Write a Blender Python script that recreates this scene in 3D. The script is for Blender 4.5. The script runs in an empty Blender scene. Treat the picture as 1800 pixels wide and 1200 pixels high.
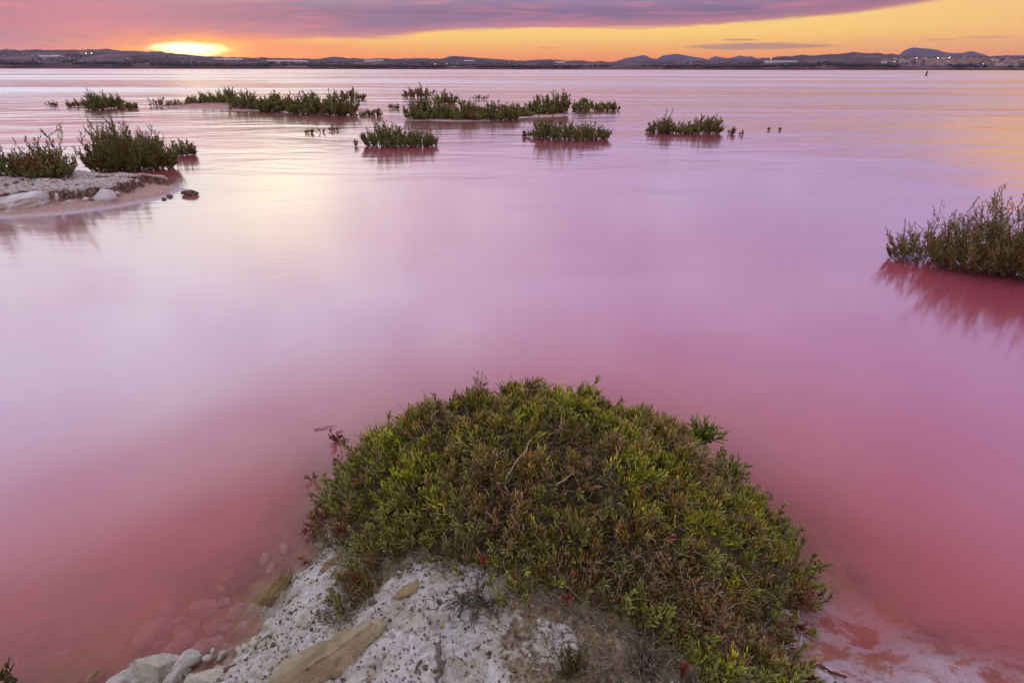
import bpy, bmesh, math, random
import numpy as np
from mathutils import Vector

random.seed(7)
RNG = np.random.default_rng(7)
scene = bpy.context.scene
COL = scene.collection

# ----------------------------------------------------------------------------
# camera
# ----------------------------------------------------------------------------
CAM_H = 1.25
FPX = 1000.0                      # focal length in pixels of the 1800 px wide photograph (20 mm)
PITCH = math.radians(25.55)
cam_data = bpy.data.cameras.new('camera')
cam_data.sensor_width = 36.0
cam_data.lens = 36.0 * FPX / 1800.0
cam_data.clip_start = 0.05
cam_data.clip_end = 60000.0
cam = bpy.data.objects.new('camera', cam_data)
COL.objects.link(cam)
cam.location = (0, 0, CAM_H)
cam.rotation_euler = (math.radians(90) - PITCH, math.radians(0.0), 0)
cam.rotation_mode = 'QUATERNION'
import mathutils
cam.rotation_quaternion = (mathutils.Euler((math.radians(90) - PITCH, 0, 0)).to_quaternion()
                           @ mathutils.Quaternion((0, 0, 1), math.radians(0.10)))
scene.camera = cam


def ray(px, py):
    u = px - 900.0
    v = 600.0 - py
    cp, sp = math.cos(PITCH), math.sin(PITCH)
    return u, FPX * cp + v * sp, -FPX * sp + v * cp


def P(px, py, z=0.0):
    """world point at height z that the photograph shows at a pixel"""
    u, y, dz = ray(px, py)
    t = (z - CAM_H) / dz
    return u * t, y * t


def azel(px, py):
    u, y, dz = ray(px, py)
    return math.degrees(math.atan2(u, y)), math.degrees(math.atan2(dz, math.hypot(u, y)))


# ----------------------------------------------------------------------------
# node helper
# ----------------------------------------------------------------------------
class NT:
    def __init__(self, tree):
        self.t = tree
        tree.nodes.clear()

    def n(self, kind, **kw):
        nd = self.t.nodes.new(kind)
        for k, v in kw.items():
            setattr(nd, k, v)
        return nd

    def put(self, sock, v):
        if v is None:
            return
        if isinstance(v, bpy.types.NodeSocket):
            self.t.links.new(v, sock)
        else:
            if sock.type == 'RGBA' and not hasattr(v, '__len__'):
                v = (v, v, v, 1)
            if sock.type == 'RGBA' and len(v) == 3:
                v = tuple(v) + (1,)
            sock.default_value = v

    def m(self, op, a, b=None, c=None, clamp=False):
        nd = self.n('ShaderNodeMath', operation=op)
        nd.use_clamp = clamp
        self.put(nd.inputs[0], a)
        self.put(nd.inputs[1], b)
        self.put(nd.inputs[2], c)
        return nd.outputs[0]

    def mr(self, v, a, b, c=0.0, d=1.0, mode='SMOOTHSTEP'):
        nd = self.n('ShaderNodeMapRange', interpolation_type=mode)
        nd.clamp = True if mode == 'LINEAR' else nd.clamp
        self.put(nd.inputs[0], v)
        for i, x in enumerate((a, b, c, d)):
            self.put(nd.inputs[1 + i], x)
        return nd.outputs[0]

    def mix(self, f, a, b, mode='MIX'):
        nd = self.n('ShaderNodeMix', data_type='RGBA', blend_type=mode)
        self.put(nd.inputs[0], f)
        self.put(nd.inputs[6], a)
        self.put(nd.inputs[7], b)
        return nd.outputs[2]

    def ramp(self, v, stops, interp='LINEAR', gain=1.0):
        nd = self.n('ShaderNodeValToRGB')
        cr = nd.color_ramp
        cr.interpolation = interp
        while len(cr.elements) > 1:
            cr.elements.remove(cr.elements[-1])
        for i, (p, c) in enumerate(stops):
            if not hasattr(c, '__len__'):
                c = (c, c, c)
            e = cr.elements[0] if i == 0 else cr.elements.new(p)
            e.position = p
            e.color = tuple(x / gain for x in c) + (1,)
        self.put(nd.inputs[0], v)
        if gain == 1.0:
            return nd.outputs[0]
        sc = self.n('ShaderNodeVectorMath', operation='SCALE')
        self.put(sc.inputs[0], nd.outputs[0]); sc.inputs['Scale'].default_value = gain
        return sc.outputs[0]

    def noise(self, vec, scale, detail=4, rough=0.5, dist=0.0, out=0):
        nd = self.n('ShaderNodeTexNoise')
        self.put(nd.inputs['Vector'], vec)
        nd.inputs['Scale'].default_value = scale
        nd.inputs['Detail'].default_value = detail
        nd.inputs['Roughness'].default_value = rough
        nd.inputs['Distortion'].default_value = dist
        return nd.outputs[out]

    def vor(self, vec, scale, feature='F1', rnd=1.0, out=0):
        nd = self.n('ShaderNodeTexVoronoi', feature=feature)
        self.put(nd.inputs['Vector'], vec)
        nd.inputs['Scale'].default_value = scale
        nd.inputs['Randomness'].default_value = rnd
        return nd.outputs[out]

    def mapping(self, vec, scale=(1, 1, 1), rot=(0, 0, 0), loc=(0, 0, 0)):
        nd = self.n('ShaderNodeMapping')
        self.put(nd.inputs[0], vec)
        nd.inputs['Location'].default_value = loc
        nd.inputs['Rotation'].default_value = rot
        nd.inputs['Scale'].default_value = scale
        return nd.outputs[0]

    def bump(self, h, strength=1.0, dist=0.01, normal=None):
        nd = self.n('ShaderNodeBump')
        nd.inputs['Strength'].default_value = strength
        nd.inputs['Distance'].default_value = dist
        self.put(nd.inputs['Height'], h)
        if normal is not None:
            self.put(nd.inputs['Normal'], normal)
        return nd.outputs[0]


# ----------------------------------------------------------------------------
# world: dusk sky, procedural in direction (azimuth, elevation in degrees)
# ----------------------------------------------------------------------------
SUN_AZ, SUN_EL = azel(338, 86)
world = bpy.data.worlds.new('World')
scene.world = world
world.use_nodes = True
W = NT(world.node_tree)
tc = W.n('ShaderNodeTexCoord')
sep = W.n('ShaderNodeSeparateXYZ')
W.t.links.new(tc.outputs['Generated'], sep.inputs[0])
X, Y, Z = sep.outputs
EL = W.m('MULTIPLY', W.m('ARCSINE', Z), 57.2958)
AZ = W.m('MULTIPLY', W.m('ARCTAN2', X, Y), 57.2958)
comb = W.n('ShaderNodeCombineXYZ')
W.put(comb.inputs[0], AZ); W.put(comb.inputs[1], EL)
V = comb.outputs[0]

# streak noises (long flat cloud wisps, slightly tilted)
n1 = W.noise(W.mapping(V, scale=(0.035, 0.42, 1), rot=(0, 0, math.radians(-3))), 1.0, 6, 0.6, 0.4)
n2 = W.noise(W.mapping(V, scale=(0.11, 1.6, 1), rot=(0, 0, math.radians(-4)), loc=(4, 9, 0)), 1.0, 5, 0.62, 0.6)
n3 = W.noise(W.mapping(V, scale=(0.03, 0.16, 1), loc=(11, 2, 0)), 1.0, 3, 0.5, 0.3)

n4 = W.noise(W.mapping(V, scale=(0.45, 4.5, 1), rot=(0, 0, math.radians(-5)), loc=(1, 3, 0)), 1.0, 5, 0.65, 0.8)

# clear strip along the horizon
clear = W.ramp(W.m('DIVIDE', EL, 12.0, clamp=True), [
    (0.0, (0.96, 0.17, 0.045)), (0.06, (1.0, 0.26, 0.045)), (0.13, (1.05, 0.44, 0.06)),
    (0.22, (1.08, 0.66, 0.13)), (0.34, (1.05, 0.70, 0.20)), (0.5, (1.0, 0.66, 0.26)), (1.0, (0.9, 0.62, 0.4))])
clear = W.mix(W.mr(AZ, 18, 45, 0, 0.35), clear, (0.84, 0.32, 0.15))

# cloud deck, low part (what the frame shows) ...
lowC = W.ramp(W.m('DIVIDE', EL, 10.0, clamp=True), [
    (0.0, (0.66, 0.18, 0.19)), (0.15, (0.50, 0.17, 0.24)), (0.3, (0.30, 0.15, 0.265)),
    (0.45, (0.205, 0.135, 0.255)), (0.7, (0.36, 0.21, 0.36)), (1.0, (0.46, 0.31, 0.52))])
lowL = W.ramp(W.m('DIVIDE', EL, 10.0, clamp=True), [
    (0.0, (0.84, 0.29, 0.15)), (0.1, (0.74, 0.25, 0.17)), (0.22, (0.58, 0.205, 0.235)),
    (0.38, (0.48, 0.185, 0.29)), (0.6, (0.50, 0.26, 0.40)), (1.0, (0.75, 0.5, 0.6))])
low = W.mix(W.mr(AZ, -34, -14), lowL, lowC)
low = W.mix(W.m('MULTIPLY', W.mr(n2, 0.42, 0.72), 0.6), low, (0.72, 0.22, 0.27))
low = W.mix(W.m('MULTIPLY', W.mr(n1, 0.47, 0.70), 0.7), low, (0.25, 0.18, 0.34))
# ... and high part (seen in the water and lighting the place)
azr = W.mr(AZ, -75, 60)
hi0 = W.ramp(azr, [(0.0, (1.02, 1.15, 1.32)), (0.15, (1.18, 1.30, 1.36)), (0.26, (1.28, 1.34, 1.26)), (0.34, (1.72, 1.66, 1.20)), (0.42, (1.22, 1.14, 1.16)),
                   (0.52, (0.86, 0.72, 0.92)), (0.72, (0.60, 0.52, 0.86)), (1.0, (0.55, 0.52, 0.88))], 'B_SPLINE', 2.5)
hi1 = W.ramp(azr, [(0.0, (0.96, 1.18, 1.58)), (0.2, (1.10, 1.42, 1.82)), (0.38, (1.10, 1.30, 1.66)),
                   (0.56, (0.92, 0.90, 1.30)), (0.72, (0.72, 0.62, 1.05)), (1.0, (0.62, 0.54, 0.92))], 'B_SPLINE', 2.5)
high = W.mix(W.mr(EL, 12, 24), hi0, hi1)
high = W.mix(W.m('MULTIPLY', W.mr(n3, 0.45, 0.7), 0.22), high, (0.70, 0.58, 0.84))
n5 = W.noise(W.mapping(V, scale=(0.045, 0.24, 1), rot=(0, 0, math.radians(14)), loc=(7, 5, 0)), 1.0, 6, 0.62, 0.9)
n6 = W.noise(W.mapping(V, scale=(0.11, 0.55, 1), rot=(0, 0, math.radians(9)), loc=(2, 8, 0)), 1.0, 5, 0.6, 0.7)
tex = W.m('ADD', W.m('MULTIPLY', W.mr(n5, 0.36, 0.66), 0.62), W.m('MULTIPLY', W.mr(n6, 0.36, 0.66), 0.38))
high = W.mix(tex, W.mix(1.0, high, (0.74, 0.64, 0.78), 'MULTIPLY'), W.mix(1.0, high, (1.22, 1.28, 1.16), 'MULTIPLY'))
high = W.mix(W.mr(EL, 32, 62), high, (0.86, 0.78, 0.88))
high = W.mix(W.mr(Y, 0.1, -0.6), high, (0.80, 0.74, 0.86))
cloud = W.mix(W.mr(EL, 4.4, 8.8), low, high)

# lower edge of the deck
edge_px = [(-400, 130), (250, 120), (300, 80), (360, 70), (450, 76), (600, 71), (700, 66), (800, 56), (950, 50),
           (1100, 50), (1200, 48), (1350, 39), (1500, 25), (1600, 10), (1700, -8), (1900, -110), (2300, -260)]
stops = []
for ex, ey in edge_px:
    a_, e_ = azel(ex, ey)
    stops.append(((a_ + 60) / 120.0, max(0.0, (e_ + 3) / 15.0)))
EDGE = W.m('SUBTRACT', W.m('MULTIPLY', W.ramp(W.m('DIVIDE', W.m('ADD', AZ, 60), 120.0, clamp=True), stops), 15.0), 3.0)
dEdge = W.m('ADD', W.m('SUBTRACT', EL, EDGE), W.m('MULTIPLY', W.m('SUBTRACT', n2, 0.5), 0.9))
isC = W.mr(dEdge, -0.10, 0.30)
# warm lit rim just above the edge
rim = W.m('MULTIPLY', W.mr(dEdge, 0.05, 0.9, 1, 0), W.mr(AZ, -32, -20))
cloud = W.mix(W.m('MULTIPLY', rim, 0.42), cloud, (0.92, 0.28, 0.20))
col = W.mix(isC, clear, cloud)
# small detached cloud bars in the clear strip, right of centre
def bar(ax, ay, hw, hh, colr, k=0.8):
    global col
    a_, e_ = azel(ax, ay)
    da = W.m('DIVIDE', W.m('SUBTRACT', AZ, a_), hw)
    de = W.m('DIVIDE', W.m('SUBTRACT', EL, W.m('ADD', e_, W.m('MULTIPLY', W.m('SUBTRACT', n2, 0.5), hh * 1.8))), hh)
    r = W.m('ADD', W.m('MULTIPLY', da, da), W.m('MULTIPLY', de, de))
    col = W.mix(W.m('MULTIPLY', W.mr(r, 0.35, 1.15, 1, 0), k), col, colr)
bar(1330, 81, 6.6, 0.26, (0.42, 0.21, 0.20))
bar(1300, 70, 1.7, 0.09, (0.52, 0.24, 0.19), 0.7)
bar(960, 84, 1.1, 0.07, (0.7, 0.25, 0.15), 0.6)
bar(1735, 64, 1.8, 0.09, (0.75, 0.27, 0.17), 0.6)
bar(1650, 69, 1.3, 0.07, (0.75, 0.27, 0.17), 0.6)
bar(540, 84, 4.2, 0.17, (0.72, 0.24, 0.20), 0.6)
# sun glow: wide orange, lens-shaped yellow, white core behind the cloud gap
def glow(sx, sy, az0, el0, colr, a=1.15, b=0.2, wob=0.0):
    global col
    da = W.m('DIVIDE', W.m('SUBTRACT', AZ, az0), sx)
    e0 = W.m('SUBTRACT', EL, W.m('ADD', el0, W.m('MULTIPLY', W.m('SUBTRACT', n2, 0.5), wob)))
    de = W.m('DIVIDE', e0, sy)
    r = W.m('SQRT', W.m('ADD', W.m('MULTIPLY', da, da), W.m('MULTIPLY', de, de)))
    r = W.m('ADD', r, W.m('MULTIPLY', W.m('SUBTRACT', n4, 0.5), 1.0))
    col = W.mix(W.mr(r, a, b), col, colr)
glow(13.0, 1.7, SUN_AZ + 1.5, SUN_EL - 0.25, (1.05, 0.32, 0.07), 1.25, 0.15, 0.3)
glow(4.2, 0.85, SUN_AZ + 0.3, SUN_EL - 0.08, (1.4, 0.66, 0.05), 1.35, 0.25, 0.5)
glow(2.7, 0.50, SUN_AZ - 0.3, SUN_EL - 0.02, (4.0, 3.5, 1.7), 1.25, 0.2, 0.4)
# below the horizon (never seen: hills, ground and water cover it)
col = W.mix(W.mr(EL, -0.5, -4), col, (0.35, 0.18, 0.2))
sky_tex = W.n('ShaderNodeTexSky', sky_type='NISHITA')
sky_tex.sun_disc = False
sky_tex.sun_elevation = math.radians(2.0)
sky_tex.sun_rotation = math.radians(SUN_AZ)
bg1 = W.n('ShaderNodeBackground'); W.put(bg1.inputs[0], sky_tex.outputs[0]); bg1.inputs[1].default_value = 0.006
bg2 = W.n('ShaderNodeBackground'); W.put(bg2.inputs[0], col); bg2.inputs[1].default_value = 1.0
addw = W.n('ShaderNodeAddShader')
W.t.links.new(bg1.outputs[0], addw.inputs[0]); W.t.links.new(bg2.outputs[0], addw.inputs[1])
wo = W.n('ShaderNodeOutputWorld')
W.t.links.new(addw.outputs[0], wo.inputs[0])

# sun, veiled by the cloud at the horizon
sd = bpy.data.lights.new('sun', 'SUN')
sd.energy = 0.03
sd.angle = math.radians(90)
sd.color = (1.0, 0.72, 0.46)
sun = bpy.data.objects.new('sun', sd)
COL.objects.link(sun)
saz, sel = math.radians(SUN_AZ + 5), math.radians(20.0)
dirv = Vector((math.sin(saz) * math.cos(sel), math.cos(saz) * math.cos(sel), math.sin(sel)))
sun.rotation_euler = dirv.to_track_quat('Z', 'Y').to_euler()

scene.view_settings.view_transform = 'Standard'
scene.view_settings.look = 'None'
scene.view_settings.exposure = 0.0
scene.view_settings.gamma = 1.0
scene.view_settings.use_curve_mapping = False
scene.render.engine = 'CYCLES'
scene.cycles.use_denoising = True
scene.cycles.max_bounces = 6
scene.cycles.transparent_max_bounces = 8
scene.cycles.volume_bounces = 0
scene.cycles.caustics_reflective = False
scene.cycles.caustics_refractive = False


# ----------------------------------------------------------------------------
# numeric helpers
# ----------------------------------------------------------------------------
def _hash(ix, iy, seed):
    h = (ix.astype(np.int64) * 374761393 + iy.astype(np.int64) * 668265263 + seed * 974634777) & 0x7fffffff
    h = ((h ^ (h >> 13)) * 1274126177) & 0x7fffffff
    return ((h ^ (h >> 16)) & 0xffff) / 65535.0


def vnoise(x, y, seed=0):
    x = np.asarray(x, float); y = np.asarray(y, float)
    ix = np.floor(x); iy = np.floor(y)
    fx = x - ix; fy = y - iy
    fx = fx * fx * fx * (fx * (fx * 6 - 15) + 10); fy = fy * fy * fy * (fy * (fy * 6 - 15) + 10)
    a = _hash(ix, iy, seed); b = _hash(ix + 1, iy, seed)
    c = _hash(ix, iy + 1, seed); d = _hash(ix + 1, iy + 1, seed)
    return (a * (1 - fx) + b * fx) * (1 - fy) + (c * (1 - fx) + d * fx) * fy


def fbm(x, y, seed=0, octv=4, gain=0.5):
    s = 0; a = 1; t = 0
    ca, sa = math.cos(0.6), math.sin(0.6)
    for i in range(octv):
        s = s + a * (vnoise(x, y, seed + i * 17) - 0.5)
        t += a; a *= gain
        x, y = (x * ca - y * sa) * 2.03 + 5.1, (x * sa + y * ca) * 2.03 + 1.7
    return s / t * 2


def smooth(v, a, b):
    t = np.clip((np.asarray(v, float) - a) / (b - a), 0, 1)
    return t * t * (3 - 2 * t)


def sdf(x, y, poly):
    """signed distance to a polygon, positive inside"""
    x = np.asarray(x, float); y = np.asarray(y, float)
    best = np.full(x.shape, 1e9); inside = np.zeros(x.shape, bool)
    n = len(poly)
    for i in range(n):
        ax, ay = poly[i]; bx, by = poly[(i + 1) % n]
        dx, dy = bx - ax, by - ay
        L = dx * dx + dy * dy + 1e-12
        t = np.clip(((x - ax) * dx + (y - ay) * dy) / L, 0, 1)
        d = np.hypot(x - ax - t * dx, y - ay - t * dy)
        best = np.minimum(best, d)
        if ay != by:
            c = ((ay > y) != (by > y)) & (x < (bx - ax) * (y - ay) / (by - ay) + ax)
            inside ^= c
    return np.where(inside, best, -best)


def link(ob, parent=None):
    COL.objects.link(ob)
    if parent is not None:
        ob.parent = parent
    return ob


def tag(o, label=None, cat=None, group=None, kind=None):
    if label: o['label'] = label
    if cat: o['category'] = cat
    if group: o['group'] = group
    if kind: o['kind'] = kind
    return o


def empty(name, loc=(0, 0, 0), rz=0):
    o = bpy.data.objects.new(name, None)
    o.empty_display_size = 0.1
    o.location = loc
    o.rotation_euler = (0, 0, rz)
    return link(o)


def mesh_np(name, verts, faces, mat, parent=None, cols=None, attrs=None, smooth_sh=True, matidx=None):
    me = bpy.data.meshes.new(name)
    verts = np.ascontiguousarray(verts, np.float32); faces = np.ascontiguousarray(faces, np.int32)
    k = faces.shape[1]
    me.vertices.add(len(verts)); me.vertices.foreach_set('co', verts.ravel())
    me.loops.add(faces.size); me.loops.foreach_set('vertex_index', faces.ravel())
    me.polygons.add(len(faces))
    me.polygons.foreach_set('loop_start', np.arange(0, faces.size, k, dtype=np.int32))
    me.polygons.foreach_set('loop_total', np.full(len(faces), k, np.int32))
    me.polygons.foreach_set('use_smooth', np.full(len(faces), smooth_sh, bool))
    if cols is not None:
        a = me.color_attributes.new('tint', 'FLOAT_COLOR', 'POINT')
        c4 = np.ones((len(verts), 4), np.float32); c4[:, :3] = cols
        a.data.foreach_set('color', c4.ravel())
    for nm, arr in (attrs or {}).items():
        a = me.attributes.new(nm, 'FLOAT', 'POINT')
        a.data.foreach_set('value', np.ascontiguousarray(arr, np.float32))
    for mm in (mat if isinstance(mat, (list, tuple)) else [mat]):
        me.materials.append(mm)
    me.update(); me.validate()
    o = bpy.data.objects.new(name, me)
    return link(o, parent)


def grid_faces(nx, ny):
    i = np.arange(nx * ny).reshape(ny, nx)
    return np.stack([i[:-1, :-1], i[:-1, 1:], i[1:, 1:], i[1:, :-1]], -1).reshape(-1, 4)


def norm(v):
    return v / (np.linalg.norm(v, axis=-1, keepdims=True) + 1e-9)


def tubes(pts, rad, k=3, cols=None):
    """batch of tapering tubes. pts (B,n,3), rad (B,n), cols (B,n,3)"""
    B, n, _ = pts.shape
    tan = np.empty_like(pts)
    tan[:, 1:-1] = pts[:, 2:] - pts[:, :-2]; tan[:, 0] = pts[:, 1] - pts[:, 0]; tan[:, -1] = pts[:, -1] - pts[:, -2]
    tan = norm(tan)
    ref = np.where(np.abs(tan[:, :1, 2:3]) < 0.8, np.array([0, 0, 1.0]), np.array([1.0, 0, 0]))
    a = norm(np.cross(tan, np.broadcast_to(ref, tan.shape))); b = np.cross(tan, a)
    ang = np.arange(k) * 2 * math.pi / k
    v = pts[:, :, None] + rad[:, :, None, None] * (np.cos(ang)[None, None, :, None] * a[:, :, None] + np.sin(ang)[None, None, :, None] * b[:, :, None])
    idx = np.arange(B * n * k).reshape(B, n, k)
    f = np.stack([idx[:, :-1], np.roll(idx[:, :-1], -1, 2), np.roll(idx[:, 1:], -1, 2), idx[:, 1:]], -1).reshape(-1, 4)
    c = None
    if cols is not None:
        c = np.repeat(cols[:, :, None], k, 2).reshape(-1, 3)
    return v.reshape(-1, 3), f, c


def join(parts):
    vs, fs, cs = [], [], []; off = 0
    for v, f, c in parts:
        vs.append(v); fs.append(f + off); cs.append(c); off += len(v)
    return np.concatenate(vs), np.concatenate(fs), np.concatenate(cs)


# ----------------------------------------------------------------------------
# materials
# ----------------------------------------------------------------------------
def new_mat(name):
    m = bpy.data.materials.new(name); m.use_nodes = True
    return m, NT(m.node_tree)


def finish(N, shader, disp=None):
    o = N.n('ShaderNodeOutputMaterial')
    N.t.links.new(shader, o.inputs[0])


def principled(N, color, rough=0.8, normal=None, spec=0.3):
    b = N.n('ShaderNodeBsdfPrincipled')
    N.put(b.inputs['Base Color'], color)
    N.put(b.inputs['Roughness'], rough)
    b.inputs['Specular IOR Level'].default_value = spec
    if normal is not None:
        N.put(b.inputs['Normal'], normal)
    return b.outputs[0]


def pos(N):
    return N.n('ShaderNodeNewGeometry').outputs['Position']


# plants: colour comes from the 'tint' attribute
def plant_mat(name, rough=0.55, transl=0.22, spec=0.35):
    m, N = new_mat(name)
    at = N.n('ShaderNodeAttribute', attribute_name='tint')
    nz = N.noise(pos(N), 60.0, 3, 0.6)
    c = N.mix(0.5, at.outputs['Color'], N.mix(1.0, at.outputs['Color'], N.ramp(nz, [(0.3, 0.55), (0.7, 1.5)]), 'MULTIPLY'))
    b = principled(N, c, rough, spec=spec)
    if transl:
        tr = N.n('ShaderNodeBsdfTranslucent'); N.put(tr.inputs[0], c)
        mx = N.n('ShaderNodeMixShader'); mx.inputs[0].default_value = transl
        N.t.links.new(b, mx.inputs[1]); N.t.links.new(tr.outputs[0], mx.inputs[2])
        b = mx.outputs[0]
    finish(N, b)
    return m


M_SHOOT = plant_mat('fleshy_shoots', 0.42, 0.25, 0.45)
M_TWIG = plant_mat('dry_twigs', 0.85, 0.0, 0.2)
M_FAR = plant_mat('far_foliage', 0.7, 0.15, 0.2)


# ground: salt crust, soil, lake bed
def ground_mat():
    m, N = new_mat('salt_crust_and_soil')
    p = pos(N)
    at = N.n('ShaderNodeAttribute', attribute_name='salt').outputs['Fac']
    sz = N.n('ShaderNodeSeparateXYZ'); N.put(sz.inputs[0], p)
    big = N.noise(p, 9.0, 5, 0.6)
    fine = N.noise(p, 70.0, 5, 0.65)
    grit = N.noise(p, 260.0, 4, 0.7)
    soil = N.ramp(fine, [(0.25, (0.12, 0.09, 0.05)), (0.48, (0.28, 0.22, 0.135)), (0.72, (0.50, 0.43, 0.30))])
    crust = N.ramp(fine, [(0.22, (0.26, 0.21, 0.16)), (0.42, (0.60, 0.55, 0.49)), (0.62, (0.77, 0.72, 0.69))])
    crust = N.mix(N.mr(big, 0.46, 0.66, 0, 0.65), crust, (0.42, 0.345, 0.22))
    crust = N.mix(N.mr(N.noise(p, 32.0, 4, 0.7), 0.52, 0.66, 0, 0.6), crust, (0.30, 0.245, 0.19))
    pits = N.vor(N.mapping(p, scale=(1, 1.5, 1)), 75.0)
    pitm = N.m('MULTIPLY', N.mr(pits, 0.10, 0.26, 1, 0), N.mr(N.noise(p, 26.0, 2), 0.42, 0.6))
    crust = N.mix(N.m('MULTIPLY', pitm, 0.85), crust, (0.085, 0.06, 0.045))
    mask = N.mr(N.m('ADD', at, N.m('MULTIPLY', N.m('SUBTRACT', fine, 0.5), 1.1)), 0.36, 0.62)
    land = N.mix(mask, soil, crust)
    spk = N.mr(N.vor(p, 180.0), 0.0, 0.14, 1, 0)
    land = N.mix(N.m('MULTIPLY', spk, N.mr(grit, 0.52, 0.6, 0, 0.8)), land, (0.62, 0.58, 0.5))
    # bed below the water line: ochre mud, rusty and pale salt patches near the right shore
    bn = N.noise(N.mapping(p, rot=(0, 0, -0.7), scale=(1, 1.6, 1)), 5.0, 8, 0.68, 0.4)
    bed = N.ramp(bn, [(0.28, (0.32, 0.12, 0.07)), (0.42, (0.50, 0.22, 0.14)), (0.52, (0.46, 0.30, 0.20)), (0.6, (0.66, 0.50, 0.48)), (0.72, (0.30, 0.25, 0.33))])
    bed2 = N.ramp(N.noise(p, 5.0, 5, 0.6), [(0.3, (0.20, 0.10, 0.05)), (0.7, (0.46, 0.28, 0.15))])
    bed = N.mix(N.m('MULTIPLY', N.mr(sz.outputs[0], 0.45, 0.6), N.mr(sz.outputs[1], 1.12, 0.98)), bed2, bed)
    wet = N.mr(N.m('ADD', sz.outputs[2], N.m('MULTIPLY', N.m('SUBTRACT', big, 0.5), 0.05)), -0.015, 0.03)
    c = N.mix(wet, bed, land)
    rgt = N.m('MULTIPLY', N.m('MULTIPLY', N.mr(sz.outputs[0], 0.5, 0.62), N.mr(sz.outputs[1], 1.12, 1.0)), N.mr(sz.outputs[2], 0.09, 0.03))
    c = N.mix(N.m('MULTIPLY', rgt, N.mr(bn, 0.42, 0.5, 0, 0.9)), c, N.ramp(bn, [(0.4, (0.62, 0.55, 0.58)), (0.56, (0.70, 0.62, 0.66)), (0.62, (0.42, 0.13, 0.06))]))
    h = N.m('ADD', N.m('MULTIPLY', fine, 1.0), N.m('MULTIPLY', grit, 0.35))
    h = N.m('SUBTRACT', h, N.m('MULTIPLY', pitm, 0.8))
    nb = N.bump(h, 1.0, 0.011)
    finish(N, principled(N, c, 0.9, nb, 0.15))
    return m


M_GROUND = ground_mat()


def bank_mat(name, top, low, scale=6.0, pale=0.5):
    m, N = new_mat(name)
    p = pos(N)
    sz = N.n('ShaderNodeSeparateXYZ'); N.put(sz.inputs[0], p)
    a = N.noise(p, scale, 6, 0.65); b = N.noise(p, scale * 6, 5, 0.65)
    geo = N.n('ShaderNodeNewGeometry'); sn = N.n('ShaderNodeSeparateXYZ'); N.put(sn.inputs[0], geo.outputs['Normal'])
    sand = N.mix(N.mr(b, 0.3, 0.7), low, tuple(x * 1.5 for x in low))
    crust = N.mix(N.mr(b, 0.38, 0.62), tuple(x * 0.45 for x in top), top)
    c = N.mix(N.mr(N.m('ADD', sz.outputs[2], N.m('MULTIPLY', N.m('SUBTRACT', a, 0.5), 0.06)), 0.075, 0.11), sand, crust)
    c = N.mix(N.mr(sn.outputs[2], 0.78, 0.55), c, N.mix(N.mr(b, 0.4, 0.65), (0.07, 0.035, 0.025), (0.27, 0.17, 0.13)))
    c = N.mix(N.m('MULTIPLY', N.mr(sz.outputs[2], 0.028, 0.004), pale), c, (0.55, 0.45, 0.48))
    nb = N.bump(N.m('ADD', a, b), 0.8, 0.02)
    finish(N, principled(N, c, 0.9, nb, 0.15))
    return m


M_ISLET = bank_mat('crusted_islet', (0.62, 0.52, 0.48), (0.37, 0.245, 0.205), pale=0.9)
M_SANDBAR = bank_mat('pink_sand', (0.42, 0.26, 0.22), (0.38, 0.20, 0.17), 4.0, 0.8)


def rock_mat(name, c1, c2, c3, scale=14.0, salt=0.0):
    m, N = new_mat(name)
    tcn = N.n('ShaderNodeTexCoord')
    info = N.n('ShaderNodeObjectInfo')
    off = N.n('ShaderNodeVectorMath', operation='ADD')
    N.put(off.inputs[0], pos(N)); N.put(off.inputs[1], info.outputs['Random'])
    p = off.outputs[0]
    a = N.noise(p, scale, 6, 0.62, 0.5); b = N.noise(p, scale * 7, 5, 0.7)
    c = N.ramp(a, [(0.3, c1), (0.5, c2), (0.7, c3)])
    c = N.mix(N.mr(b, 0.55, 0.72, 0, 0.6), c, tuple(x * 0.5 for x in c2))
    if salt:
        geo = N.n('ShaderNodeNewGeometry'); sz = N.n('ShaderNodeSeparateXYZ'); N.put(sz.inputs[0], geo.outputs['Position'])
        f = N.mr(N.m('ADD', sz.outputs[2], N.m('MULTIPLY', N.m('SUBTRACT', a, 0.5), 0.05)), 0.045, 0.01)
        c = N.mix(N.m('MULTIPLY', f, salt), c, (0.66, 0.62, 0.66))
    nb = N.bump(N.m('ADD', N.m('MULTIPLY', a, 1.0), N.m('MULTIPLY', b, 0.7)), 1.0, 0.02)
    finish(N, principled(N, c, 0.88, nb, 0.2))
    return m


M_ROCK_TAN = rock_mat('tan_stone', (0.26, 0.19, 0.10), (0.42, 0.33, 0.19), (0.56, 0.48, 0.30), 9)
M_ROCK_PALE = rock_mat('pale_stone', (0.62, 0.54, 0.35), (0.86, 0.79, 0.62), (0.90, 0.86, 0.74), 22, 0.35)
M_ROCK_OCHRE = rock_mat('ochre_stone', (0.34, 0.22, 0.10), (0.50, 0.37, 0.18), (0.58, 0.47, 0.28), 20)
M_ROCK_WET = rock_mat('submerged_stone', (0.36, 0.22, 0.14), (0.58, 0.40, 0.30), (0.72, 0.58, 0.50), 20)
M_ROCK_WHITE = rock_mat('white_boulder', (0.48, 0.40, 0.36), (0.66, 0.62, 0.60), (0.78, 0.76, 0.78), 5)
M_ROCK_BROWN = rock_mat('brown_stone', (0.10, 0.06, 0.045), (0.22, 0.14, 0.10), (0.42, 0.34, 0.30), 14)
M_ROCK_RED = rock_mat('rusty_stone', (0.20, 0.07, 0.04), (0.34, 0.15, 0.10), (0.55, 0.45, 0.42), 30)


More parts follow.
